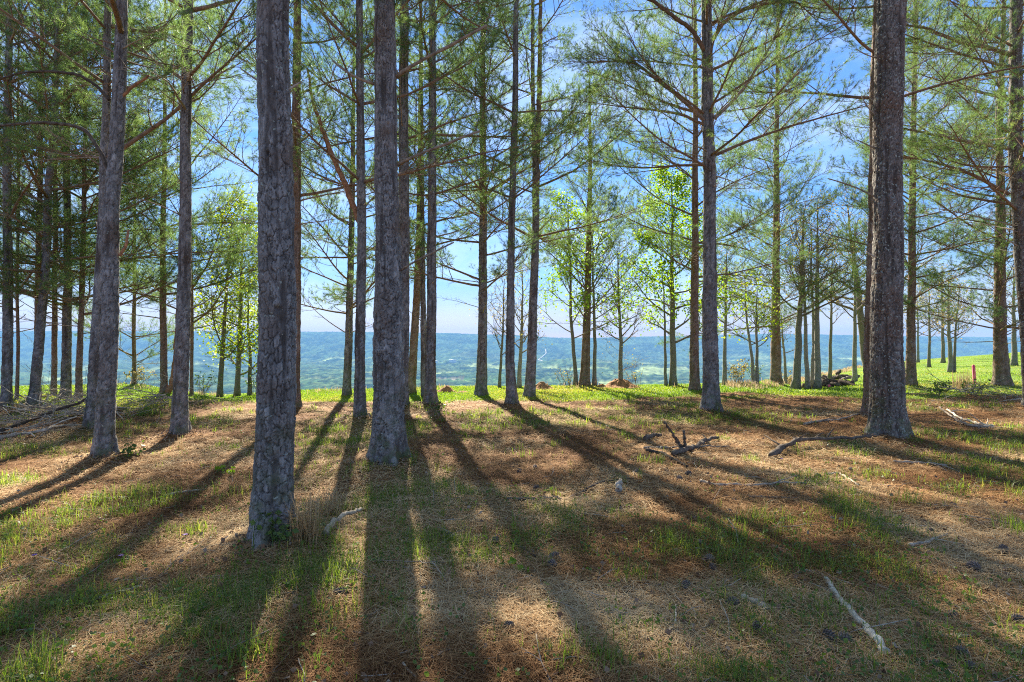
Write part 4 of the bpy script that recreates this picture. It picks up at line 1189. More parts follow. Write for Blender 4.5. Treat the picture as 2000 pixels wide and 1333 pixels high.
def build_grass():
    x, y = wedge_points(60000, 1.5, 18.5, 1.2)
    gm = grass_mask(x, y)
    clump = sm(0.42, 0.62, fbm2(x * 2.3 + 8, y * 2.3 + 8, 63, 2))
    keep = rng.random(len(x)) < (gm * (0.12 + 0.88 * clump) * 0.75 + 0.010) * (1 - lawn_mask(x, y))
    x, y = x[keep], y[keep]
    m = rng.integers(4, 15, len(x))
    tone = np.repeat(rng.random(len(x)), m)
    size = np.repeat(rng.uniform(0.55, 1.25, len(x)), m)
    rad_ = np.repeat(rng.uniform(0.02, 0.06, len(x)), m)
    x, y = np.repeat(x, m), np.repeat(y, m)
    n = len(x)
    x = x + rng.normal(size=n) * rad_; y = y + rng.normal(size=n) * rad_
    L = rng.uniform(0.05, 0.17, n) * size * (0.7 + 0.6 * fbm2(x * 0.8, y * 0.8, 65, 2))
    W = np.maximum(0.0018, y * 0.00034) * rng.uniform(.7, 1.5, n)
    V, Q, T, rn = blades(x, y, zg(x, y), L, W, rng.uniform(0.1, 1.2, n), np.clip(tone * .6 + rng.random(n) * .45, 0, 1))
    print('grass blades', n)
    me = make_mesh('grass', V, Q, T, smooth=False, attrs={'rnd': rn})
    tag(link('grass', me, M['grass']), 'thin green grass coming up in patches through the pine straw', 'grass', kind='stuff')
    # short lawn beyond the trees
    xs, ys = [], []
    px = rng.uniform(-60, 2060, 260000)
    u = (px - 1000) / FPX
    D, zb = brow(u)
    yy = 13.4 + (D + 0.6 - 13.4) * rng.random(len(px)) ** 1.2
    xx = u * yy
    k = rng.random(len(px)) < lawn_mask(xx, yy)
    xx, yy = xx[k], yy[k]
    n = len(xx)
    L = rng.uniform(0.03, 0.09, n) * np.where(yy > 24, 0.7, 1.0) * (0.6 + 0.8 * fbm2(xx * 0.5, yy * 0.5, 67, 3))
    V, Q, T, rn = blades(xx, yy, zg(xx, yy), L, np.minimum(yy, 24) * 0.00042 * rng.uniform(.7, 1.5, n), rng.uniform(.1, .9, n), np.clip(rng.random(n) * .7 + (fbm2(xx * .35, yy * .35, 69, 4) - .36) * 1.5, 0, 1))
    me = make_mesh('lawn_grass', V, Q, T, smooth=False, attrs={'rnd': rn})
    tag(link('lawn_grass', me, M['lawn']), 'short sunlit bright green lawn grass along the brow and right hill', 'lawn', kind='stuff')
    # taller weeds on the very brow and dry grass on the right-hand edge
    px = np.concatenate([rng.uniform(200, 1640, 2600), rng.uniform(1420, 1720, 7000)])
    u = (px - 1000) / FPX
    D, zb = brow(u)
    yy = D - rng.random(len(px)) ** 1.5 * np.where(px > 1430, 4, 1.6)
    xx = u * yy
    k = rng.random(len(px)) < sm(0.42, 0.62, fbm2(xx * 1.2, yy * 0.6, 73, 3)) * 0.8
    xx, yy = xx[k], yy[k]
    n = len(xx)
    V, Q, T, rn = blades(xx, yy, zg(xx, yy), rng.uniform(.06, .28, n), yy * 0.00035 * rng.uniform(.7, 1.4, n), rng.uniform(.1, .8, n), rng.random(n))
    me = make_mesh('dry_weeds', V, Q, T, smooth=False, attrs={'rnd': rn})
    tag(link('dry_weeds', me, M['tan_grass']), 'dry tan weeds and grass stems along the edge of the brow', 'weeds', kind='stuff')
    # low broad-leaved ground plants
    x, y = wedge_points(4200, 1.8, 17.5, 1.5)
    k = rng.random(len(x)) < 0.1 + 0.6 * grass_mask(x, y)
    x, y = x[k], y[k]
    n = len(x)
    m = 7
    P = np.stack([np.repeat(x, m), np.repeat(y, m), np.repeat(zg(x, y), m)], 1) + rng.normal(size=(n * m, 3)) * np.array([.035, .035, .0]) + np.array([0, 0, .02]) + rng.random((n * m, 1)) * np.array([[0, 0, .07]])
    me = leaves_mesh(P, 0.024, M['leaf_shrub'], 'ground_cover_leaves', -0.2)
    tag(link('ground_cover_leaves', me), 'small broad green leaves of low plants among the pine straw', 'ground cover', kind='stuff')
build_grass()

# ------------------------------------------------------------------ things on the ground
def ground_line(pts):
    out = []
    for px, py in pts:
        x, y = hit(px, py)
        out.append((x, y))
    return np.array(out)

def stick(label, pts, w, mat, lift=0.0, lifts=None, twigs=0, name='fallen_stick', cat='stick'):
    g = ground_line(pts)
    m = len(g)
    t = np.linspace(0, m - 1, max(14, m * 6)); idx = np.arange(m)
    X, Y = np.interp(t, idx, g[:, 0]), np.interp(t, idx, g[:, 1])
    d = Y.mean()
    r = w / 2 / FPX * d
    Lf = np.interp(t, idx, lifts) if lifts else np.zeros(len(t))
    Z = zg(X, Y) + r * 0.7 + 0.012 + lift + Lf
    P = np.stack([X, Y, Z], 1)
    P[1:-1] += rng.normal(size=(len(t) - 2, 3)) * r * 0.22
    org = P.mean(0); org[2] = P[:, 2].min() - r
    b = MB()
    b.tube(P - org, np.linspace(r, r * 0.55, len(t)) * (1 + 0.12 * rng.normal(size=len(t))), 9)
    o = link(name, b.mesh(name), M[mat], None, org)
    tag(o, label, cat, 'dead sticks lying on the pine straw')
    for q in range(twigs):
        i = random.randint(3, len(t) - 3)
        dv = P[i + 1] - P[i]
        a = rot_about(dv, (0, 0, 1), random.choice((-1, 1)) * R(random.uniform(30, 70)))
        a = a / np.linalg.norm(a) + np.array([0, 0, random.uniform(0.05, 0.5)])
        tb = MB()
        tb.tube(wiggle(P[i] - org, a, random.uniform(.15, .5), 6, -.3, .1), np.linspace(r * .45, r * .15, 7), 5)
        link('twig', tb.mesh('twig'), M[mat], o)
    return o

stick('long pale barkless stick with a curved thin tip lying in the right foreground', [(1730, 1286), (1690, 1235), (1650, 1195), (1625, 1155), (1612, 1140)], 15, 'palewood')
stick('thin curled dark tip joining the upper end of the long pale barkless stick', [(1614, 1142), (1605, 1128), (1590, 1122), (1572, 1121), (1558, 1127)], 6, 'deadwood')
stick('short weathered grey-white chunk of wood beside a cone in the right foreground', [(1448, 1175), (1475, 1188), (1502, 1200)], 15, 'palewood')
stick('pale curved stick lying right of the dry tan grass at the nearest trunk', [(634, 1066), (645, 1048), (670, 1030), (705, 1013)], 12, 'palewood', lifts=[0, .03, .06, .05])
stick('thin dark branch curving across the bright straw right of centre-left shadow', [(990, 979), (1040, 979), (1085, 976), (1100, 981), (1140, 962), (1180, 943)], 6, 'darkwood', twigs=2)
stick('long dark branch lying left of the lichen-flecked foreground trunk', [(1505, 897), (1535, 883), (1570, 873), (1630, 872), (1700, 866)], 10, 'darkwood', twigs=6, lifts=[0, .06, .08, .08, .04])
stick('thick dark log piece with mossy bark in the dead branch heap right of centre', [(1315, 893), (1340, 884), (1362, 876), (1380, 864), (1402, 860)], 11, 'darkwood', twigs=2)
stick('thinner dark branch crossing under the mossy log piece', [(1262, 884), (1290, 888), (1315, 902), (1342, 916)], 8, 'darkwood')
stick('straight branch slanting up out of the dead branch heap right of centre', [(1334, 884), (1322, 884), (1310, 885), (1298, 886)], 7, 'darkwood', lifts=[.02, .14, .28, .42])
stick('grey stick lying level left of the dead branch heap', [(1258, 879), (1290, 877), (1320, 877), (1425, 875)], 5, 'deadwood')
stick('short upright broken branch end standing in the dead branch heap', [(1338, 884), (1337, 884), (1337, 885), (1336, 885)], 8, 'darkwood', lifts=[0, .10, .20, .29])
stick('small dark log end lying at the upper left of the dead branch heap', [(1262, 862), (1275, 856), (1290, 855)], 10, 'darkwood')
stick('long straight grey stick lying level in the right middle ground', [(1368, 944), (1395, 952), (1470, 952), (1575, 949)], 7, 'deadwood', twigs=1)
stick('pale bent stick in the sun right of the middle ground', [(1612, 930), (1638, 928), (1658, 940), (1676, 952)], 5, 'palewood')
stick('grey twig lying level below the long straight grey stick', [(1462, 974), (1500, 975), (1558, 977)], 5, 'deadwood')
stick('dark crooked stick in the lower left corner grass', [(105, 1245), (107, 1275), (130, 1290), (180, 1290), (260, 1274)], 8, 'deadwood', twigs=1)
stick('brown stick on the bright straw at the lower left', [(192, 1178), (230, 1165), (278, 1153)], 8, 'deadwood')
stick('short whitish wood piece lying level near the right edge', [(1842, 1252), (1870, 1250), (1896, 1251)], 9, 'palewood')
stick('small pale splinter above the short whitish wood piece at right', [(1848, 1182), (1865, 1190), (1882, 1201)], 7, 'palewood')
stick('reddish brown stick right of the pair of cones in the middle right', [(1508, 1073), (1525, 1082), (1550, 1097)], 9, 'redwood')
stick('upper pale grey branch of the fallen limb right of the lichen-flecked trunk', [(1940, 838), (1905, 833), (1875, 826), (1850, 814)], 6, 'palewood', twigs=3, lifts=[.0, .03, .05, .12])
stick('lower pale grey branch of the fallen limb right of the lichen-flecked trunk', [(1930, 839), (1890, 836), (1868, 830), (1835, 812)], 6, 'deadwood', twigs=4, lifts=[0, .02, .06, .15])
stick('grey crooked stick under green leaves near the right edge', [(1776, 1071), (1815, 1064), (1850, 1048)], 7, 'deadwood', twigs=1)
stick('thin upright-looking pale twig lying toward the camera below the centre right cones', [(1320, 1188), (1320, 1215), (1306, 1243)], 5, 'palewood')
stick('small bleached stick at the bottom edge in the centre shadow', [(787, 1303), (797, 1318), (812, 1331)], 6, 'palewood')
stick('short dark stick left of the two upper cones in the middle right', [(1378, 1076), (1398, 1083), (1416, 1090)], 7, 'darkwood')
stick('thin dark twig left of the leafy green sprout near the bottom centre', [(1000, 1064), (1020, 1077), (1046, 1093)], 5, 'darkwood')
stick('broken grey stub of branch standing in the straw right of the centre', [(1207, 966), (1209, 962), (1212, 958)], 13, 'deadwood', lifts=[.0, .04, .08])
stick('thin dark branch lying in the sun below the lichen-flecked trunk', [(1745, 905), (1800, 908), (1850, 914)], 6, 'deadwood', twigs=1)
stick('level brown twig left of the lichen-flecked trunk in bright straw', [(1570, 832), (1620, 824), (1680, 818)], 5, 'deadwood', twigs=3)
stick('thin pale twig on bright straw left of the nearest trunk', [(322, 972), (360, 965), (392, 962)], 6, 'palewood')

# pine cones
def cone_mesh(Lc, Rc, seed, openness):
    nu, nv = 40, 30
    u = np.linspace(0, 1, nv); th = np.arange(nu) * 2 * math.pi / nu
    TH, U = np.meshgrid(th, u)
    prof = np.sin(np.clip(U, 0.0, 1) ** 0.75 * math.pi) ** 0.65 * (1 - 0.22 * U)
    a1 = 0.5 + 0.5 * np.cos(8 * TH + U * 34 + seed); a2 = 0.5 + 0.5 * np.cos(5 * TH - U * 40 + seed)
    sc = (a1 * a2) ** 0.7
    rr = Rc * prof * (0.62 + openness * sc)
    X = (U - 0.5) * Lc + sc * 0.10 * Lc * prof
    V = np.stack([X, rr * np.cos(TH), rr * np.sin(TH)], -1).reshape(-1, 3)
    i = np.arange(nv - 1)[:, None] * nu; j = np.arange(nu)[None]; j2 = (j + 1) % nu
    Q = np.stack([i + j, i + j2, i + nu + j2, i + nu + j], -1).reshape(-1, 4)
    return make_mesh('pine_cone', V, Q, smooth=False, attrs={'rnd': np.clip(sc.ravel() * 1.1, 0, 1)})
CONES = [cone_mesh(0.095, 0.030, 0.3, .55), cone_mesh(0.085, 0.034, 1.7, .65), cone_mesh(0.075, 0.027, 2.9, .5)]
for c_ in CONES: c_.materials.append(M['cone'])
CONE_AT = [
 (1082, 1094, 'upper of two touching cones in the shade right of bottom centre'), (1079, 1111, 'lower of two touching cones in the shade right of bottom centre'),
 (1367, 1067, 'pine cone uppermost of the cone group in the middle right'), (1438, 1087, 'rounded dark pine cone at the right of the cone group in the middle right'),
 (1386, 1099, 'open pine cone at the left of the cone group in the middle right'), (1393, 1117, 'brown flattened pine cone just below the open cone of the middle right group'),
 (1341, 1153, 'grey pine cone lying alone in grass below the middle right cone group'), (1430, 1187, 'pine cone touching the left end of the short weathered wood chunk'),
 (1477, 1240, 'pine cone standing on its end below the weathered wood chunk'), (1622, 1257, 'left of two touching cones beside the long pale stick'),
 (1651, 1260, 'right of two touching cones beside the long pale stick'), (1816, 1045, 'pine cone above the grey crooked stick near the right edge'),
 (1959, 1081, 'pine cone at the right edge, higher of two on shaded straw'), (1900, 1115, 'long grey pine cone right of the bright straw patch near the right edge'),
 (1860, 1211, 'dark pine cone just below the small pale splinter at right'), (1989, 1219, 'pine cone cut by the right edge of the picture'),
 (1877, 1287, 'large open dark pine cone in the lower right corner'), (1896, 1316, 'pine cone nearest the bottom in the lower right corner'),
 (1832, 1312, 'dark pine cone left of the lower right corner pair'), (1327, 940, 'left of two small cones below the dead branch heap'),
 (1344, 929, 'right of two small cones below the dead branch heap'), (1243, 925, 'small cone left of and below the dead branch heap'),
 (1597, 934, 'small cone left of the pale bent stick'), (1662, 921, 'small cone below the long dark branch by the lichen-flecked trunk'),
 (1045, 916, 'small cone above the thin dark curving branch'), (1047, 958, 'small cone just above the left part of the thin dark curving branch'),
 (1014, 924, 'small cone farthest left above the thin dark curving branch'), (880, 1055, 'pine cone at the right rim of the wide centre trunk shadow'),
 (968, 1063, 'pine cone on sunny straw right of the wide centre trunk shadow'), (992, 1234, 'pine cone with a bark scrap at bottom centre'),
 (665, 1165, 'small cone in the shade right below the dry tan grass'),
]
for i, (px, py, lab) in enumerate(CONE_AT):
    x, y = hit(px, py)
    o = link('pine_cone', CONES[i % 3], None)
    o.location = (x, y, zg1(x, y) + 0.026)
    o.rotation_euler = (random.uniform(0, 6), R(-75) if 'standing on its end' in lab else random.uniform(-.25, .25), random.uniform(0, 6.28))
    s = random.uniform(0.85, 1.15)
    o.scale = (s, s, s)
    if 'standing' in lab: o.location.z += 0.015
    tag(o, lab, 'pine cone', 'pine cones fallen on the straw')

# brush piles of dead branches
def brush_pile(label, spots, n, seed, name='brush_pile', tw=5, hmax=0.45, lmax=2.6):
    rs = random.Random(seed)
    cx, cy = hit(*spots[0])
    root = tag(empty(name, (cx, cy, zg1(cx, cy))), label, 'brush pile')
    kits = []
    for q in range(8):
        b = MB()
        L = rs.uniform(1.0, lmax)
        P = wiggle((-L / 2, 0, 0), (1, rs.uniform(-.2, .2), 0), L, 9, rs.uniform(-.35, .25), .12)
        r = rs.uniform(.006, .018)
        b.tube(P, np.linspace(r, r * .3, 10), 6)
        for k in range(tw):
            i = rs.randint(2, 8)
            a = rot_about(P[i] - P[i - 1], (rs.gauss(0, 1), rs.gauss(0, 1), rs.gauss(0, 2)), R(rs.uniform(30, 60)))
            T_ = wiggle(P[i], a, rs.uniform(.25, .9), 6, rs.uniform(-.2, .4), .16)
            b.tube(T_, np.linspace(r * .45, .0025, 7), 4)
            for kk in range(2):
                a2 = rot_about(a, (rs.gauss(0, 1), rs.gauss(0, 1), rs.gauss(0, 1)), R(rs.uniform(30, 60)))
                b.tube(wiggle(T_[3 + kk], a2, rs.uniform(.12, .4), 4, .1, .15), np.linspace(.004, .002, 5), 3)
        kits.append(b.mesh('branch'))
    for q in range(n):
        px, py = rs.choice(spots)
        x, y = hit(px + rs.uniform(-26, 26), py + rs.uniform(-9, 9))
        o = bpy.data.objects.new('branch', kits[q % 8])
        if not kits[q % 8].materials: kits[q % 8].materials.append(M['deadwood'] if q % 3 else M['palewood'])
        col.objects.link(o); o.parent = root
        h = hmax * rs.random() ** 1.6
        o.location = (x - cx, y - cy, zg1(x, y) - zg1(cx, cy) + .02 + h)
        o.rotation_euler = (rs.uniform(-.4, .4), rs.uniform(-.32, .32) * (0.4 + h), rs.choice((0, math.pi)) + rs.gauss(0.15, .5))
        s = rs.uniform(.7, 1.15); o.scale = (s, s, s)
    return root
brush_pile('long tangled brush pile of dead grey branches in front of the left trunks', [(120, 815), (20, 840), (60, 832), (100, 826), (150, 818), (180, 812), (40, 850), (10, 822), (90, 800), (140, 800)], 60, 3, hmax=.36)
brush_pile('smaller tangle of dead branches between the leaning grey pine and the flared-foot pine', [(275, 800), (250, 806), (300, 797), (320, 792), (265, 815), (285, 790)], 24, 4, hmax=.4)
brush_pile('low tangle of dead branches beside the stout pine on the right', [(1850, 775), (1880, 772), (1920, 775), (1960, 778), (1985, 782), (1820, 778)], 16, 5, hmax=.2, lmax=1.8)
stick('thick grey dead branch lying along the front of the long brush pile', [(0, 862), (45, 856), (95, 852), (165, 838)], 8, 'deadwood', twigs=3, lifts=[.02, .03, .05, .03])
stick('dark straight dead branch rising over the long brush pile', [(0, 850), (60, 842), (110, 836), (170, 830)], 8, 'darkwood', twigs=4, lifts=[.02, .16, .3, .46])

# dirt mounds
def mound(label, px, py, wpx, hpx):
    x, y = hit(px, py)
    hw, hh = wpx / 2 / FPX * y, hpx / FPX * y
    b = MB()
    nr, na = 26, 56
    r = np.linspace(0, 1.15, nr); a = np.arange(na) * 2 * math.pi / na
    A, Rr = np.meshgrid(a, r)
    X, Y = np.cos(A) * Rr * hw, np.sin(A) * Rr * hw * 0.8
    prof = np.exp(-(Rr * 1.75) ** 2) * 1.0
    Z = hh * (prof + (fbm2(X * 4 + px, Y * 4, 5, 4) - .5) * .6 * (prof + 0.12) + (fbm2(X * 14 + px, Y * 14, 6, 2) - .5) * .22) - 0.08 * sm(0.85, 1.15, Rr)
    V = np.stack([X, Y, Z], -1).reshape(-1, 3)
    i = np.arange(nr - 1)[:, None] * na; j = np.arange(na)[None]; j2 = (j + 1) % na
    b.add(V, np.stack([i + j, i + j2, i + na + j2, i + na + j], -1).reshape(-1, 4), None, rng.random(len(V)))
    o = link('dirt_mound', b.mesh('dirt_mound', False), M['dirt'], None, (x, y, zg1(x, y) - .01))
    tag(o, label, 'dirt mound', 'mounds of orange dirt on the brow')
mound('small orange dirt mound on the lawn just right of the left centre pine', 872, 766, 48, 14)
mound('orange dirt mound close right of the forked centre pine', 1058, 760, 58, 14)
mound('largest orange dirt mound on the brow below the small budding tree', 1212, 757, 90, 17)
mound('low orange dirt mound touching the left of the largest one', 1176, 758, 36, 8)
mound('tiny low orange dirt scrape between the left dirt mound and the lone lawn-edge pine', 905, 767, 36, 4)

# heaps at the right: dark logs and stones
def heap(label, px, py, dist, w, h, n, mat, name, part):
    y = dist; x = (px - 1000) / FPX * y
    root = tag(empty(name, (x, y, zg1(x, y))), label, 'debris heap')
    kits = []
    for q in range(4):
        b = MB()
        P = wiggle((-.35, 0, 0), (1, 0, 0), random.uniform(.5, .9), 6, 0, .09)
        b.tube(P, random.uniform(.04, .08) * (1 + .15 * rng.normal(size=7)), 8)
        me = b.mesh(part); me.materials.append(mat); kits.append(me)
    for q in range(n):
        o = bpy.data.objects.new(part, random.choice(kits))
        col.objects.link(o); o.parent = root
        fx = random.uniform(-1, 1)
        zz = random.random() * h * (1 - abs(fx))
        gx, gy = x + fx * w, y + random.uniform(-.4, .4)
        o.location = (gx - x, gy - y, zg1(gx, gy) - zg1(x, y) + .05 + zz)
        o.rotation_euler = (random.uniform(-.4, .4), random.uniform(-.4, .4), random.uniform(0, 6.28))
heap('heap of dark old logs on the dry brow of the right hill', 1636, 722, 27.6, .8, .32, 22, M['darkwood'], 'log_heap', 'log')
heap('lower dark heap of logs and weeds left of the slim grey tree', 1615, 746, 22.4, .7, .28, 20, M['darkwood'], 'log_heap', 'log')

def stone_mesh(seed):
    nu, nv = 14, 9
    th = np.arange(nu) * 2 * math.pi / nu; ph = np.linspace(0.02, math.pi - .02, nv)
    TH, PH = np.meshgrid(th, ph)
    x, y, z = np.cos(TH) * np.sin(PH), np.sin(TH) * np.sin(PH), np.cos(PH)
    r = 0.75 + 0.5 * n3(x * 1.6 + seed, y * 1.6, z * 1.6 + 3, seed)
    V = np.stack([x * r, y * r * .8, z * r * .6], -1).reshape(-1, 3)
    i = np.arange(nv - 1)[:, None] * nu; j = np.arange(nu)[None]; j2 = (j + 1) % nu
    me = make_mesh('stone', V, np.stack([i + j, i + j2, i + nu + j2, i + nu + j], -1).reshape(-1, 4), smooth=False, attrs={'rnd': np.full(len(V), random.random())})
    me.materials.append(M['stone'])
    return me
ST = [stone_mesh(k) for k in range(4)]
for (px, dist, s, lab) in ((1655, 27.2, .16, 'largest pale stone just right of the log heap on the right hill'), (1662, 27.4, .1, 'smallest stone at the right end beside the log heap on the right hill'), (1648, 26.9, .12, 'tan stone in front of the log heap on the right hill')):
    o = link('stone', ST[int(dist * 10) % 4], None, None)
    x = (px - 1000) / FPX * dist
    o.location = (x, dist, zg1(x, dist) + s * .3); o.scale = (s, s, s); o.rotation_euler = (0, 0, px)
    tag(o, lab, 'stone', 'stones by the log heap')

# survey stake and flag
def build_stake():
    y = 19.6; x = (1904 - 1000) / FPX * y
    z = zg1(x, y)
    root = tag(empty('survey_stake', (x, y, z)), 'bright pink painted survey stake standing in grass left of the stout right pine', 'stake')
    b = MB()
    w = .045
    V = [(sx * w, sy * .018, zz) for zz in (-.1, .66) for sx, sy in ((-1, -1), (1, -1), (1, 1), (-1, 1))] + [(-w * .4, 0, .70), (w * .4, 0, .70)]
    b.add(np.array(V), [(0, 1, 5, 4), (1, 2, 6, 5), (2, 3, 7, 6), (3, 0, 4, 7), (4, 5, 9, 8), (6, 7, 8, 9)], [(5, 6, 9), (7, 4, 8)], .5)
    o = link('post', b.mesh('post', False), M['pink'], root)
    o.rotation_euler = (0, R(-4), 0)
    b = MB()
    b.tube([(-.037, 0, .60), (-.05, -.02, .5), (-.052, -.03, .38), (-.06, -.02, .30)], [.014, .016, .014, .008], 6, a=.5)
    link('ribbon', b.mesh('ribbon'), M['pink'], root)
    y = 20.6; x = (1617 - 1000) / FPX * y
    z = zg1(x, y)
    root = tag(empty('marker_flag', (x, y, z)), 'small pink marker flag in the grass below the lower dark log heap', 'marker flag')
    b = MB(); b.tube([(0, 0, -.05), (0.005, 0, .1), (0, 0, .2)], .004, 5, a=.5)
    link('wire', b.mesh('wire'), M['darkwood'], root)
    b = MB()
    b.add([(0, 0, .1), (.09, .01, .11), (.1, -.01, .18), (0, 0, .2), (0, .003, .1), (.09, .013, .11), (.1, -.007, .18), (0, .003, .2)], [(0, 1, 2, 3), (7, 6, 5, 4), (1, 5, 6, 2), (3, 2, 6, 7), (0, 4, 5, 1)], None, .5)
    link('flag', b.mesh('flag', False), M['pink'], root)
build_stake()

# clumps of plants
def plant(name, label, px, py, nst, h, leaf, lsize, nleaf, mat_stem='deadwood', spread=.5, cat='plant', dist=None, group=None):
    x, y = hit(px, py)
    if dist: y = dist; x = (px - 1000) / FPX * y
    root = tag(empty(name, (x, y, zg1(x, y))), label, cat, group)
    b = MB(); tips = []
    for q in range(nst):
        a = random.uniform(0, 6.28)
        d = (math.cos(a) * spread * random.random(), math.sin(a) * spread * random.random(), 1)
        p0 = np.array([random.gauss(0, .05 + spread * h * .12), random.gauss(0, .05 + spread * h * .12), -.02])
        P = wiggle(p0, d, h * random.uniform(.6, 1.1), 6, -.1, .12)
        b.tube(P, np.linspace(.004 + h * .004, .0018, 7), 4, cap=False)
        for k in (2, 3, 4, 5):
            a2 = rot_about(P[k] - P[k - 1], rng.normal(size=3), R(random.uniform(30, 60)))
            T_ = wiggle(P[k], a2, h * random.uniform(.12, .35), 4, .1, .15)
            b.tube(T_, np.linspace(.003, .0015, 5), 3, cap=False)
            tips.extend(T_[2:])
        tips.extend(P[4:])
    link('stem', b.mesh('stem'), M[mat_stem], root)
    if nleaf:
        tp = np.array(tips)
        tp = tp[rng.integers(0, len(tp), nleaf)] + rng.normal(size=(nleaf, 3)) * lsize * .35
        o = link('leaves', leaves_mesh(tp, lsize, M[leaf], 'leaves', .1), None, root)
        o['kind'] = 'stuff'
    return root
def tuft_thing(name, label, px, py, n, h, mat, w, rad, cat, lean=(.1, .7), group=None):
    x, y = hit(px, py)
    z = zg1(x, y)
    xx, yy = np.clip(rng.normal(0, rad * .8, n), -1.7 * rad, 1.7 * rad), np.clip(rng.normal(0, rad * .8, n), -1.7 * rad, 1.7 * rad)
    V, Q, T, rn = blades(xx, yy, np.zeros(n), h * rng.uniform(.4, 1.1, n), w * rng.uniform(.6, 1.3, n), rng.uniform(*lean, n), rng.random(n))
    V[:, 2] += np.repeat(zg(x + xx, y + yy) - z, 5)
    o = link(name, make_mesh(name, V, Q, T, smooth=False, attrs={'rnd': rn}), M[mat], None, (x, y, z))
    tag(o, label, cat, group)
    o['kind'] = 'thing'
    return o

tuft_thing('dry_grass_clump', 'tall dry tan grass clump leaning against the right foot of the nearest thick trunk', 598, 1082, 210, .46, 'tan_grass', .0038, .06, 'grass clump', (.1, .85))
tuft_thing('dry_grass_clump', 'shorter dry tan grass clump behind the pale curved stick', 642, 1012, 110, .36, 'tan_grass', .0034, .06, 'grass clump', (.1, .85))
tuft_thing('dry_grass_clump', 'dry yellow grass clump on the lawn left of the pink survey stake', 1880, 762, 160, .7, 'tan_grass', .006, .18, 'grass clump', (.02, .3))
tuft_thing('dry_grass_clump', 'single small dry seed stalk tuft in front of the flared-foot pine', 351, 880, 40, .28, 'tan_grass', .003, .03, 'grass clump', (.02, .3))
for (px, py, n, h, lab) in ((385, 1048, 130, .2, 'largest bright green grass tuft in the sun left of the nearest trunk'), (905, 965, 90, .14, 'green grass tuft on sunny straw right of the wide centre trunk shadow'),
        (1180, 1300, 110, .16, 'grass tuft with blue-green blades at the bottom centre right'), (1095, 1290, 100, .13, 'bright grass tuft at the bottom edge right of centre'),
        (60, 1318, 140, .2, 'bright grass tuft in the bottom left corner'), (1780, 985, 80, .2, 'bluish green blade tuft in the right middle ground'), (480, 1290, 120, .22, 'dark grass tuft in the shadow of the nearest trunk'),
        (1240, 1130, 90, .14, 'grass tuft in the shade left of the lone grey cone'), (1985, 1040, 90, .2, 'grass tuft with long pale blades at the right edge'), (1465, 900, 80, .14, 'sunlit grass tuft right of the dead branch heap'), (640, 1210, 60, .16, 'thin upright grass tuft between the nearest trunk shadow and the wide shadow')):
    tuft_thing('grass_tuft', lab, px, py, n, h, 'grass', .0028, .085, 'grass tuft', (.15, .95), 'grass tufts in the straw')
plant('leafy_sprig', 'leafy green sprig growing at the foot of the nearest thick trunk', 528, 1092, 9, .26, 'leaf_shrub', .045, 90, 'leaf_shrub')
plant('leafy_sprig', 'small green sprout in the shade below the dry tan grass', 574, 1150, 4, .09, 'leaf_shrub', .05, 16, 'leaf_shrub')
plant('leafy_sprig', 'small yellow-green seedling with broad leaves at centre right of the wide shadow', 1004, 1112, 3, .09, 'leaf_bright', .05, 12, 'leaf_shrub')
plant('leafy_sprig', 'thin leafy seedling in the sun right of the flared-foot pine', 438, 928, 4, .16, 'leaf_bright', .05, 26, 'leaf_shrub')
plant('leafy_sprig', 'leafy weed at the foot of the leaning grey pine', 252, 905, 6, .2, 'leaf_shrub', .05, 46, 'leaf_shrub')
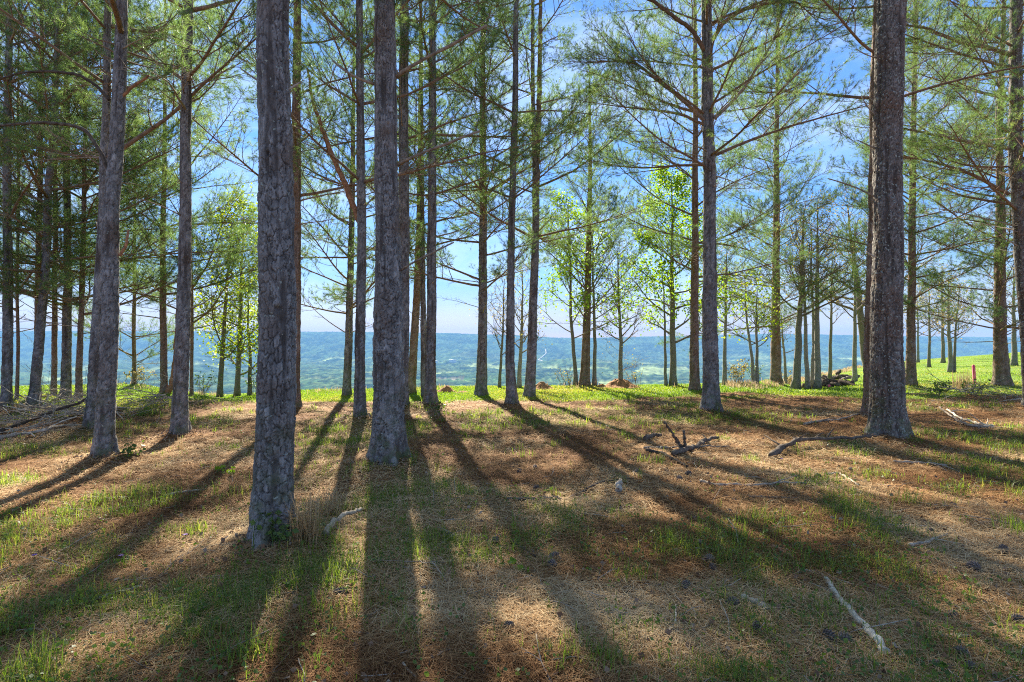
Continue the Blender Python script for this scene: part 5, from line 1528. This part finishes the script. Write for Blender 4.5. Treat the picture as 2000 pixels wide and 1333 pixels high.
for (px, py, n, h, leaf, ls, nl, lab) in ((1440, 751, 20, 1.0, 'leaf_bud', .07, 260, 'reddish twiggy shrub on the brow left of the wide-limbed pine'), (1475, 750, 16, .8, 'leaf_yellow', .06, 220, 'yellow-green shrub at the foot of the twiggy twin-stemmed tree'),
        (1240, 757, 12, .8, 'leaf_bud', .05, 60, 'thin bare weed stalks right of the largest dirt mound'), (1105, 757, 14, .9, 'leaf_bud', .05, 60, 'bare brushy stalks left of the fine-limbed pine'),
        (395, 776, 14, .9, 'leaf_shrub', .06, 140, 'low green shrub right of the flared-foot pine at the brow'), (500, 772, 14, .9, 'leaf_shrub', .06, 260, 'green bush at the foot of the yellow-green trees'),
        (270, 758, 18, .8, 'leaf_bud', .07, 240, 'brown low bush along the far edge of the left lawn'), (1545, 752, 14, .6, 'leaf_bud', .06, 180, 'tan low bush at the foot of the crooked dark oak'),
        (1900, 772, 14, .5, 'leaf_shrub', .06, 220, 'low leafy bramble in front of the pink survey stake'), (1830, 776, 14, .5, 'leaf_shrub', .06, 180, 'low leafy bramble right of the warm brown pine'), (850, 812, 12, .35, 'leaf_shrub', .05, 120, 'low green plant at the foot of the left centre pine')):
    plant('shrub', lab, px, py, n, h, leaf, ls, nl, 'bark_limb', .6, 'shrub', None, 'low shrubs along the brow')
def flower(label, px, py, mat):
    x, y = hit(px, py)
    root = tag(empty('wildflower', (x, y, zg1(x, y))), label, 'wildflower')
    b = MB(); b.tube([(0, 0, -.01), (.005, 0, .04), (0, 0, .08)], .0015, 4)
    link('stem', b.mesh('stem'), M['leaf_shrub'], root)
    b = MB()
    for k in range(5):
        a = k * 1.2566
        c, s = math.cos(a), math.sin(a)
        b.add([(0, 0, .08), (c * .011 - s * .007, s * .011 + c * .007, .086), (c * .02, s * .02, .083), (c * .011 + s * .007, s * .011 - c * .007, .086)], [(0, 1, 2, 3)], None, .5)
    link('petals', b.mesh('blossom', False), M[mat], root).name = 'blossom'
flower('tiny violet flower left of the nearest trunk, highest of the three', 362, 1068, 'violet')
flower('tiny violet flower at the far lower left of the grass', 67, 1108, 'violet')
flower('tiny violet flower on bright straw between the other two', 236, 1108, 'violet')
flower('tiny violet flower in the sun below the long dark branch', 1527, 909, 'violet')

# ------------------------------------------------------------------ haze
def build_haze():
    x0, x1, y0, y1, z0, z1 = -19800, 19800, -400, 15600, -375, 330
    V = [(x, y, z) for z in (z0, z1) for x, y in ((x0, y0), (x1, y0), (x1, y1), (x0, y1))]
    me = make_mesh('haze', V, [(3, 2, 1, 0), (4, 5, 6, 7), (0, 1, 5, 4), (1, 2, 6, 5), (2, 3, 7, 6), (3, 0, 4, 7)], smooth=False)
    m, n, out = new_mat('pale_valley_air')
    pv = N(n, 'ShaderNodeVolumePrincipled')
    pv.inputs['Color'].default_value = (0.18, 0.42, 0.80, 1)
    pv.inputs['Density'].default_value = HAZE
    pv.inputs['Anisotropy'].default_value = 0.0
    n.links.new(pv.outputs[0], out.inputs['Volume'])
    o = link('haze', me, m)
    tag(o, 'pale blue air over the valley', 'haze', kind='stuff')
HAZE = 0.68e-4
build_haze()
